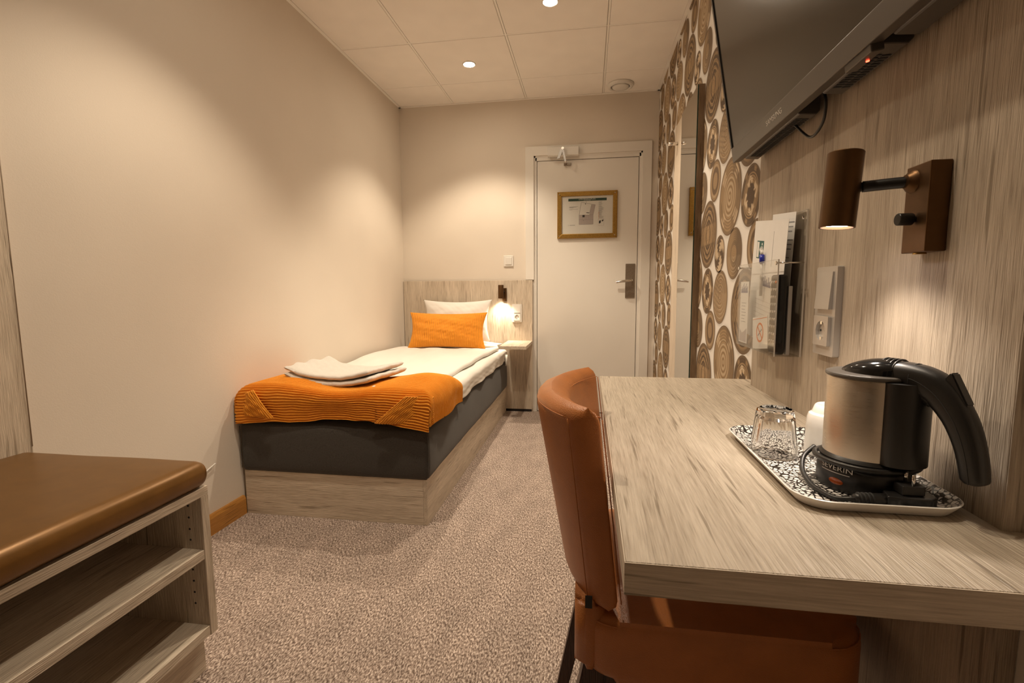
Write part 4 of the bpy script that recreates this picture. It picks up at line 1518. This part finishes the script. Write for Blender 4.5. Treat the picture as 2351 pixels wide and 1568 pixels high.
nu, nv = 40, 24
P = np.zeros((nu, nv, 3))
for i in range(nu):
    q = i / (nu - 1)
    s = -0.037 + 0.088 * q
    half = 0.033 * math.sqrt(max(0.0, 1 - ((s - 0.007) / 0.0445) ** 2)) + 0.001
    hgt = 0.023 * math.sin(math.pi * min(1, (q + .02) * 0.72)) ** 0.75
    for j in range(nv):
        th = math.pi * j / (nv - 1)
        P[i, j] = kp(s, half * math.cos(th), zk + 0.1715 + hgt * math.sin(th) ** 0.8)
obj('lid', grid_mesh(P), GLOSSB, kt)
# finger ridges of the lid
for q in (0.022, 0.028, 0.034, 0.040):
    tube('lid_ridge', [kp(q, 0.020 * math.cos(math.pi * j / 10), zk + 0.1765 + 0.0185 * math.sin(math.pi * j / 10)) for j in range(11)], 0.0016, BLACKP, kt, 6)
# handle: centre line with elliptical section
hp = catmull([(0.030, 0, 0.921), (0.050, 0, 0.920), (0.072, 0, 0.914), (0.092, 0, 0.900), (0.110, 0, 0.876), (0.121, 0, 0.852), (0.128, 0, 0.828), (0.132, 0, 0.806), (0.1325, 0, 0.797)], 6)
hw = np.interp(np.linspace(0, 1, len(hp)), [0, .15, .35, .6, .85, 1], [0.020, 0.0195, 0.0160, 0.0150, 0.0140, 0.0125])
hh = np.interp(np.linspace(0, 1, len(hp)), [0, .15, .30, .5, .7, .93, 1], [0.015, 0.0175, 0.0215, 0.0175, 0.0150, 0.0135, 0.009])
SEG = 28
P = np.zeros((len(hp) + 2, SEG, 3))
for i, p in enumerate(hp):
    t_ = (hp[min(i + 1, len(hp) - 1)] - hp[max(i - 1, 0)]).normalized()
    nrm = Vector((-t_.z, 0, t_.x))
    for j in range(SEG):
        th = 2 * math.pi * j / SEG
        c_, s_ = math.cos(th), math.sin(th)
        c_ = math.copysign(abs(c_) ** 0.75, c_)
        s_ = math.copysign(abs(s_) ** 0.75, s_)
        q = p + nrm * (hh[i] * s_)
        P[i + 1, j] = kp(q.x, hw[i] * c_, q.z)
P[0] = P[1].mean(0)
P[-1] = P[-2].mean(0)
hdl = obj('handle', grid_mesh(np.transpose(P, (1, 0, 2)), closed_u=True), BLACKP, kt)
# seam lines along the handle sides
for sgn in (-1, 1):
    tube('handle_seam', [kp(p.x, sgn * hw[i] * 1.0, p.z) for i, p in enumerate(hp) if i > 8], 0.0007, INK, hdl, 5)
tube('handle_collar', [kp(hp[9].x + 0 * j, hw[9] * 1.01 * math.cos(2 * math.pi * j / 20), hp[9].z + hh[9] * 1.02 * math.sin(2 * math.pi * j / 20)) for j in range(21)], 0.0007, INK, hdl, 5)
# rocker switch on the handle back
bm = bmesh.new()
add_prism(bm, [(0.094, 0.9195), (0.101, 0.931), (0.1035, 0.9305), (0.1225, 0.8925), (0.1175, 0.888)], kp(0, -0.0075, zk) - Za * zk, KU, Za, KV, 0.015)
bmesh.ops.bevel(bm, geom=list(bm.edges), offset=0.0015, segments=2, affect='EDGES')
bm_obj('power_switch', bm, BLACKP, kt)
# black back strip between body and handle
P = np.zeros((16, 2, 3))
bm = bmesh.new()
pts_o, pts_i = [], []
for j in range(17):
    th = math.radians(-38 + 76 * j / 16)
    rr_ = 0.0553 + 0.022 * math.cos(th * 2.2) ** 1.0 * (1 if abs(th) < .7 else 0)
    rr_ = 0.0553 + 0.021 * max(0.0, math.cos(th / math.radians(38) * math.pi / 2)) ** 0.6
    pts_o.append((rr_ * math.cos(th), rr_ * math.sin(th)))
    pts_i.append((0.0535 * math.cos(th), 0.0535 * math.sin(th)))
add_prism(bm, pts_o + pts_i[::-1], KC + Za * 0.0505, KU, KV, Za, 0.1150)
strip = bm_obj('back_strip', bm, BLACKP, kt, True)
sharp(strip, 0.8)
# fillet under the handle top
v, f = tube_pts(catmull([kp(0.064, 0, 0.905), kp(0.072, 0, 0.899), kp(0.085, 0, 0.893)], 5), [0.0165] * 6 + [0.0135] * 5, 16)
obj('handle_root', mesh_from(v, f, True), BLACKP, kt)
# lettering and amber window wrapped round the base
TOC = (Vector((0, 0, 0)) - Vector((KC.x, KC.y, 0))).normalized()
ang0 = math.atan2(TOC.y, TOC.x) - math.radians(34)


def wrapk(th0, rad0, z0):
    def w(x, y, z):
        th = th0 + x / rad0
        rad = rad0 + z
        return Vector((KC.x + rad * math.cos(th), KC.y + rad * math.sin(th), KC.z + z0 + y))
    return w


base_o = [c for c in kt.children if c.name.startswith('base')][0]
text_mesh('SEVERIN', 0.0105, (0, 0, 0), Xa, Za, Ya, SILVER, 'brand_lettering', base_o, 0.0002, 'CENTER', wrapk(ang0, 0.0602, 0.0335), 1.25)
w_f = wrapk(ang0, 0.0603, 0.0262)
bm = bmesh.new()
vs1 = [bm.verts.new(w_f(-0.002 + x, 0, 0.0003)) for x in np.linspace(-.022, .022, 12)]
vs2 = [bm.verts.new(w_f(-0.002 + x, 0.0011, 0.0003)) for x in np.linspace(-.022, .022, 12)]
for i in range(11):
    bm.faces.new((vs1[i], vs1[i + 1], vs2[i + 1], vs2[i]))
bm_obj('lettering_underline', bm, SILVER, base_o)
w_f = wrapk(ang0 + math.radians(2), 0.0606, 0.0145)
bm = bmesh.new()
ctr_ = bm.verts.new(w_f(0, 0, 0.0016))
rg = [bm.verts.new(w_f(0.0105 * math.cos(t), 0.0048 * math.sin(t), 0.0004)) for t in np.linspace(0, 2 * math.pi, 25)[:-1]]
for i in range(24):
    bm.faces.new((ctr_, rg[i], rg[(i + 1) % 24]))
bm_obj('indicator_window', bm, AMBER, base_o, True)
# cord wound round the base
cord = []
for i in range(60):
    th = ang0 + math.radians(150) - math.radians(345) * i / 59
    rad = 0.0625 + 0.0008 * math.sin(i * .4)
    cord.append((KC.x + rad * math.cos(th), KC.y + rad * math.sin(th), KC.z + 0.0405 + 0.0015 * math.sin(i / 59 * 6)))
tube('power_cord', cord, 0.0040, BLACKP, kt, 10)
cord2 = catmull([(0.366, 0.826, KC.z + .040), (0.346, 0.815, KC.z + .026), (0.334, 0.788, KC.z + .012), (0.331, 0.752, KC.z + .0045), (0.335, 0.720, KC.z + .0042), (0.343, 0.702, KC.z + .005), (0.354, 0.694, KC.z + .008), (0.362, 0.692, KC.z + .009)], 8)
tube('power_cord', cord2, 0.0036, BLACKP, kt, 10)
# plug lying on the tray
pg0, pdir = Vector((0.360, 0.692, KC.z + .0095)), Vector((1, 0.04, 0)).normalized()
pn = Vector((-pdir.y, pdir.x, 0))
v, f = tube_pts([pg0 + pdir * q for q in (0, .004, .030, .040)], [0.0066, 0.0078, 0.0086, 0.0088], 16)
plug = obj('plug', mesh_from(v, f, True), BLACKP, kt)
for q in (.006, .011, .016, .021):
    tube('strain_relief_rib', [pg0 + pdir * (q - .001), pg0 + pdir * (q + .001)], 0.0092, INK, plug, 16)
prism('plug_body', [(.036, -.009), (.050, -.013), (.088, -.014), (.098, -.008), (.100, .008), (.092, .020), (.056, .022), (.042, .012)], pg0 - Za * 0.0090, pdir, pn, Za, 0.018, BLACKP, plug, 0.002)
prism('plug_face', [(.056, -.006), (.084, -.006), (.086, .014), (.056, .014)], pg0 + Za * 0.0092, pdir, pn, Za, 0.013, BLACKP, plug, 0.0015)
for s_ in (-.0045, .0105):
    tube('plug_pin', [pg0 + pdir * .070 + pn * (.0015 + s_) + Za * .022, pg0 + pdir * .070 + pn * (.0015 + s_) + Za * .037], 0.0023, CHROME, plug, 10)

# faceted tumbler upside down
GC = Vector((0.331, 0.898, TF + .0003))
gt = thing('drinking_glass', 'clear faceted tumbler standing upside down on the tray', 'glass', tuple(GC))
bm = bmesh.new()
seg = 36
prof_o = [(0.0375, 0.0), (0.0378, 0.002), (0.0370, 0.018), (0.0362, 0.026), (0.0340, 0.045), (0.0325, 0.060), (0.0310, 0.074), (0.0290, 0.0815), (0.0255, 0.0835), (0.0210, 0.0825), (0.0, 0.0805)]
prof_i = [(0.0, 0.0680), (0.0210, 0.0690), (0.0262, 0.0650), (0.0285, 0.058), (0.0300, 0.045), (0.0325, 0.026), (0.0345, 0.012), (0.0352, 0.001), (0.0358, 0.0)]
rings = []
for r_, h_ in prof_o + prof_i:
    if r_ < 1e-6:
        rings.append([bm.verts.new(GC + Za * h_)])
        continue
    ring_ = []
    outer = len(rings) < len(prof_o)
    for i in range(seg):
        th = 2 * math.pi * i / seg
        fac = 1.0
        if outer and 0.022 < h_ < 0.083:
            m_ = (th * 9 / (2 * math.pi)) % 1.0 - 0.5
            fac = math.cos(math.pi / 9) / math.cos(m_ * 2 * math.pi / 9) * 1.03
        ring_.append(bm.verts.new(GC + Vector((math.cos(th) * r_ * fac, math.sin(th) * r_ * fac, h_))))
    rings.append(ring_)
rings.append(rings[0])
for r0, r1 in zip(rings, rings[1:]):
    for i in range(seg):
        j = (i + 1) % seg
        if len(r0) == 1 and len(r1) == 1:
            break
        if len(r0) == 1:
            bm.faces.new((r0[0], r1[i], r1[j]))
        elif len(r1) == 1:
            bm.faces.new((r0[i], r0[j], r1[0]))
        else:
            bm.faces.new((r0[i], r0[j], r1[j], r1[i]))
o = bm_obj('tumbler', bm, GLASS, gt, True)
sharp(o, 0.35)

# white cup upside down behind the kettle
CC = Vector((0.428, 0.912, TF + .0002))
cu = thing('white_cup', 'white porcelain cup standing upside down behind the kettle', 'cup', tuple(CC))
lathe('cup_wall', [(0.0352, 0.004), (0.0385, 0.0), (0.0392, 0.002), (0.0385, 0.020), (0.0378, 0.050), (0.0368, 0.066), (0.0345, 0.0725), (0.0300, 0.0755), (0.0285, 0.0800), (0.0255, 0.0880), (0.0235, 0.0895), (0.0205, 0.0885), (0.0, 0.0860)], CC, PORC, cu, 48)
tube('cup_handle', catmull([CC + Vector((.030, .024, .060)), CC + Vector((.043, .034, .058)), CC + Vector((.047, .037, .042)), CC + Vector((.040, .032, .026)), CC + Vector((.031, .024, .024))], 6), 0.0045, PORC, cu, 10)

# ------------------------------------------------------------------ chair
ch = thing('desk_chair', 'cognac leather desk chair with curved back pushed under the desk', 'chair', (0.17, 0.98, 0))
CYC = 0.985


def back_pt(v, z, side):
    """v -1..1 across the width, side -1 outer (left) .. 1 inner"""
    q = (z - 0.49) / 0.36
    x0 = -0.008 - 0.066 * q
    curve = (0.050 + 0.030 * q) * abs(v) ** 2.3
    half = 0.205 + 0.012 * q
    return x0 + curve, CYC + v * half


def chair_back():
    nz, ns = 40, 96
    P = np.zeros((nz, ns, 3))
    th_ = 0.031
    for i in range(nz):
        q = i / (nz - 1)
        z = 0.492 + 0.356 * q
        # rounded lower and upper edges
        e = 1.0
        zb = 0.492
        top = 0.848
        e = min(1.0, math.sqrt(max(0.0, 1 - max(0, (0.030 - (top - z)) / 0.030) ** 2)), math.sqrt(max(0.0, 1 - max(0, (0.018 - (z - zb)) / 0.018) ** 2)))
        e = max(e, 0.02)
        for j in range(ns):
            t = j / ns
            # rounded rectangle path around the section: outer side, end, inner side, end
            ang = 2 * math.pi * t
            cx_, sy_ = math.cos(ang), math.sin(ang)
            vv = math.copysign(abs(sy_) ** 0.42, sy_)
            ss = math.copysign(abs(cx_) ** 0.55, cx_)
            v_ = vv * (1.0 - 0.02 * (1 - e))
            x, y = back_pt(v_, z, ss)
            x += ss * th_ * e * (1 + 0.10 * (1 - abs(vv)))
            P[i, j] = (x, y, z)
    bm = bmesh.new()
    me = grid_mesh(np.transpose(P, (1, 0, 2)), closed_u=True)
    bm.from_mesh(me)
    bpy.data.meshes.remove(me)
    # close ends
    bmesh.ops.holes_fill(bm, edges=[e for e in bm.edges if e.is_boundary])
    return bm


bko = bm_obj('backrest', chair_back(), TAN, ch, True)
sharp(bko, 1.0)
# seams along the outer and inner edges
for ss, off in ((-1, -0.0012), (1, 0.0012)):
    path = []
    for k in range(41):
        v_ = -0.90 + 1.80 * k / 40
        x, y = back_pt(v_, 0.825, ss)
        path.append((x + ss * 0.0305, y, 0.828))
    tube('seam', path, 0.0011, TAN, bko, 6)
for vv in (-0.93, 0.93):
    for ss in (-1, 1):
        tube('seam', [(back_pt(vv, z, ss)[0] + ss * 0.0285, back_pt(vv, z, ss)[1], z) for z in np.linspace(0.50, 0.826, 24)], 0.0011, TAN, bko, 6)
# seat: rounded plan, thick upholstery
bm = bmesh.new()
plan_pts = rrect(-0.012, CYC - .213, 0.455, CYC + .213, 0.07, 8)
add_prism(bm, plan_pts, (0, 0, 0.365), Xa, Ya, Za, 0.118)
bmesh.ops.bevel(bm, geom=[e for e in bm.edges if abs(e.verts[0].co.z - e.verts[1].co.z) < 1e-6], offset=0.026, segments=5, profile=0.5, affect='EDGES')
seat = bm_obj('seat', bm, TAN, ch, True)
sharp(seat, 0.9)
tube('seam', [(x, y, 0.4715) for x, y in rrect(-0.0105, CYC - .2115, 0.4535, CYC + .2115, 0.07, 8)] + [(0.4535, CYC - .14, 0.4715)][:0], 0.0013, TAN, seat, 6)
# upholstered rear connection between seat and backrest
bm = bmesh.new()
add_prism(bm, rrect(-0.018, CYC - .20, 0.036, CYC + .20, 0.022, 5), (0, 0, 0.38), Xa, Ya, Za, 0.125)
bmesh.ops.bevel(bm, geom=[e for e in bm.edges if abs(e.verts[0].co.z - e.verts[1].co.z) < 1e-6], offset=0.010, segments=3, affect='EDGES')
bm_obj('back_support', bm, TAN, ch, True)
prism('maker_tag', rect(-.006, -.012, .006, .010), (0.006, CYC - .2075, 0.512), Xa, Za, -Ya, 0.002, BLACKM, ch)


def leg(top, bot, w0, w1):
    bm = bmesh.new()
    a, b_ = Vector(top), Vector(bot)
    lo = [bm.verts.new(b_ + Vector((sx * w1, sy * w1, 0))) for sx, sy in ((-1, -1), (1, -1), (1, 1), (-1, 1))]
    hi = [bm.verts.new(a + Vector((sx * w0, sy * w0, 0))) for sx, sy in ((-1, -1), (1, -1), (1, 1), (-1, 1))]
    bm.faces.new(lo[::-1])
    bm.faces.new(hi)
    for i in range(4):
        j = (i + 1) % 4
        bm.faces.new((lo[i], lo[j], hi[j], hi[i]))
    bmesh.ops.bevel(bm, geom=list(bm.edges), offset=0.003, segments=2, affect='EDGES')
    bm_obj('leg', bm, DARKWOOD, ch)


leg((0.020, CYC + .165, 0.385), (-0.060, CYC + .175, 0.0), 0.020, 0.014)
leg((0.020, CYC - .165, 0.385), (-0.060, CYC - .175, 0.0), 0.020, 0.014)
leg((0.415, CYC + .165, 0.385), (0.430, CYC + .175, 0.0), 0.020, 0.014)
leg((0.415, CYC - .165, 0.385), (0.430, CYC - .175, 0.0), 0.020, 0.014)
box('seat_frame', 0.01, 0.43, CYC - .18, CYC + .18, 0.335, 0.3648, DARKWOOD, ch, 0.003)

# ------------------------------------------------------------------ ceiling lamps and vent
SPOTS = [((-0.822, 3.385), 'ceiling spotlight above the bed near the end wall'), ((-0.218, 2.760), 'ceiling spotlight over the walkway at the top edge of the picture'),
         ((-0.822, 1.530), 'ceiling spotlight over the middle of the left wall'), ((-0.10, 0.930), 'ceiling spotlight over the desk side near the camera')]
first = None
for (x, y), lab in SPOTS:
    if first is None:
        s0 = bpy.data.objects.new('ceiling_spotlight', None)
        s0.empty_display_size = .05
        COL.objects.link(s0)
        lathe('trim_ring', [(0.046, 0.0), (0.046, -0.003), (0.040, -0.005), (0.036, -0.003), (0.036, 0.0)], (0, 0, 0), WHITEP, s0, 36, local=True)
        lathe('lens', [(0.0, -0.0022), (0.0355, -0.0022), (0.0355, -0.0005), (0, -0.0005)], (0, 0, 0), LENS, s0, 32, local=True)
        lo = spot('bulb', None, (0, 0, -0.012), (0, 0, -1), SPOT_WATT, 106, 0.5, SPOT_COLOR, 0.03)
        lo.parent = s0
        first = s0
        o = s0
    else:
        o = copy_tree(first)
    o.location = (x, y, C - 0.0032)
    tag(o, lab, 'ceiling light', 'recessed ceiling spotlights')
    if y < 2.0:      # the two nearer lamps are dimmed
        for c in o.children:
            if c.type == 'LIGHT':
                c.data = c.data.copy()
                c.data.energy = NEAR_SPOT_WATT if y < 1.2 else MID_SPOT_WATT
vn = thing('air_vent', 'round white air valve in the ceiling near the door', 'vent', (0.225, 3.90, C - .004))
lathe('outer_ring', [(0.070, 0.0), (0.098, 0.0), (0.100, -0.006), (0.094, -0.016), (0.080, -0.022), (0.072, -0.018), (0.070, 0.0)], (0.225, 3.90, C - .0035), WHITEP, vn, 48)
lathe('centre_disc', [(0.0, -0.030), (0.050, -0.028), (0.060, -0.022), (0.062, -0.016), (0.055, -0.010), (0.012, -0.006), (0.012, 0.0), (0, 0)], (0.225, 3.90, C - .0035), WHITEP, vn, 48)
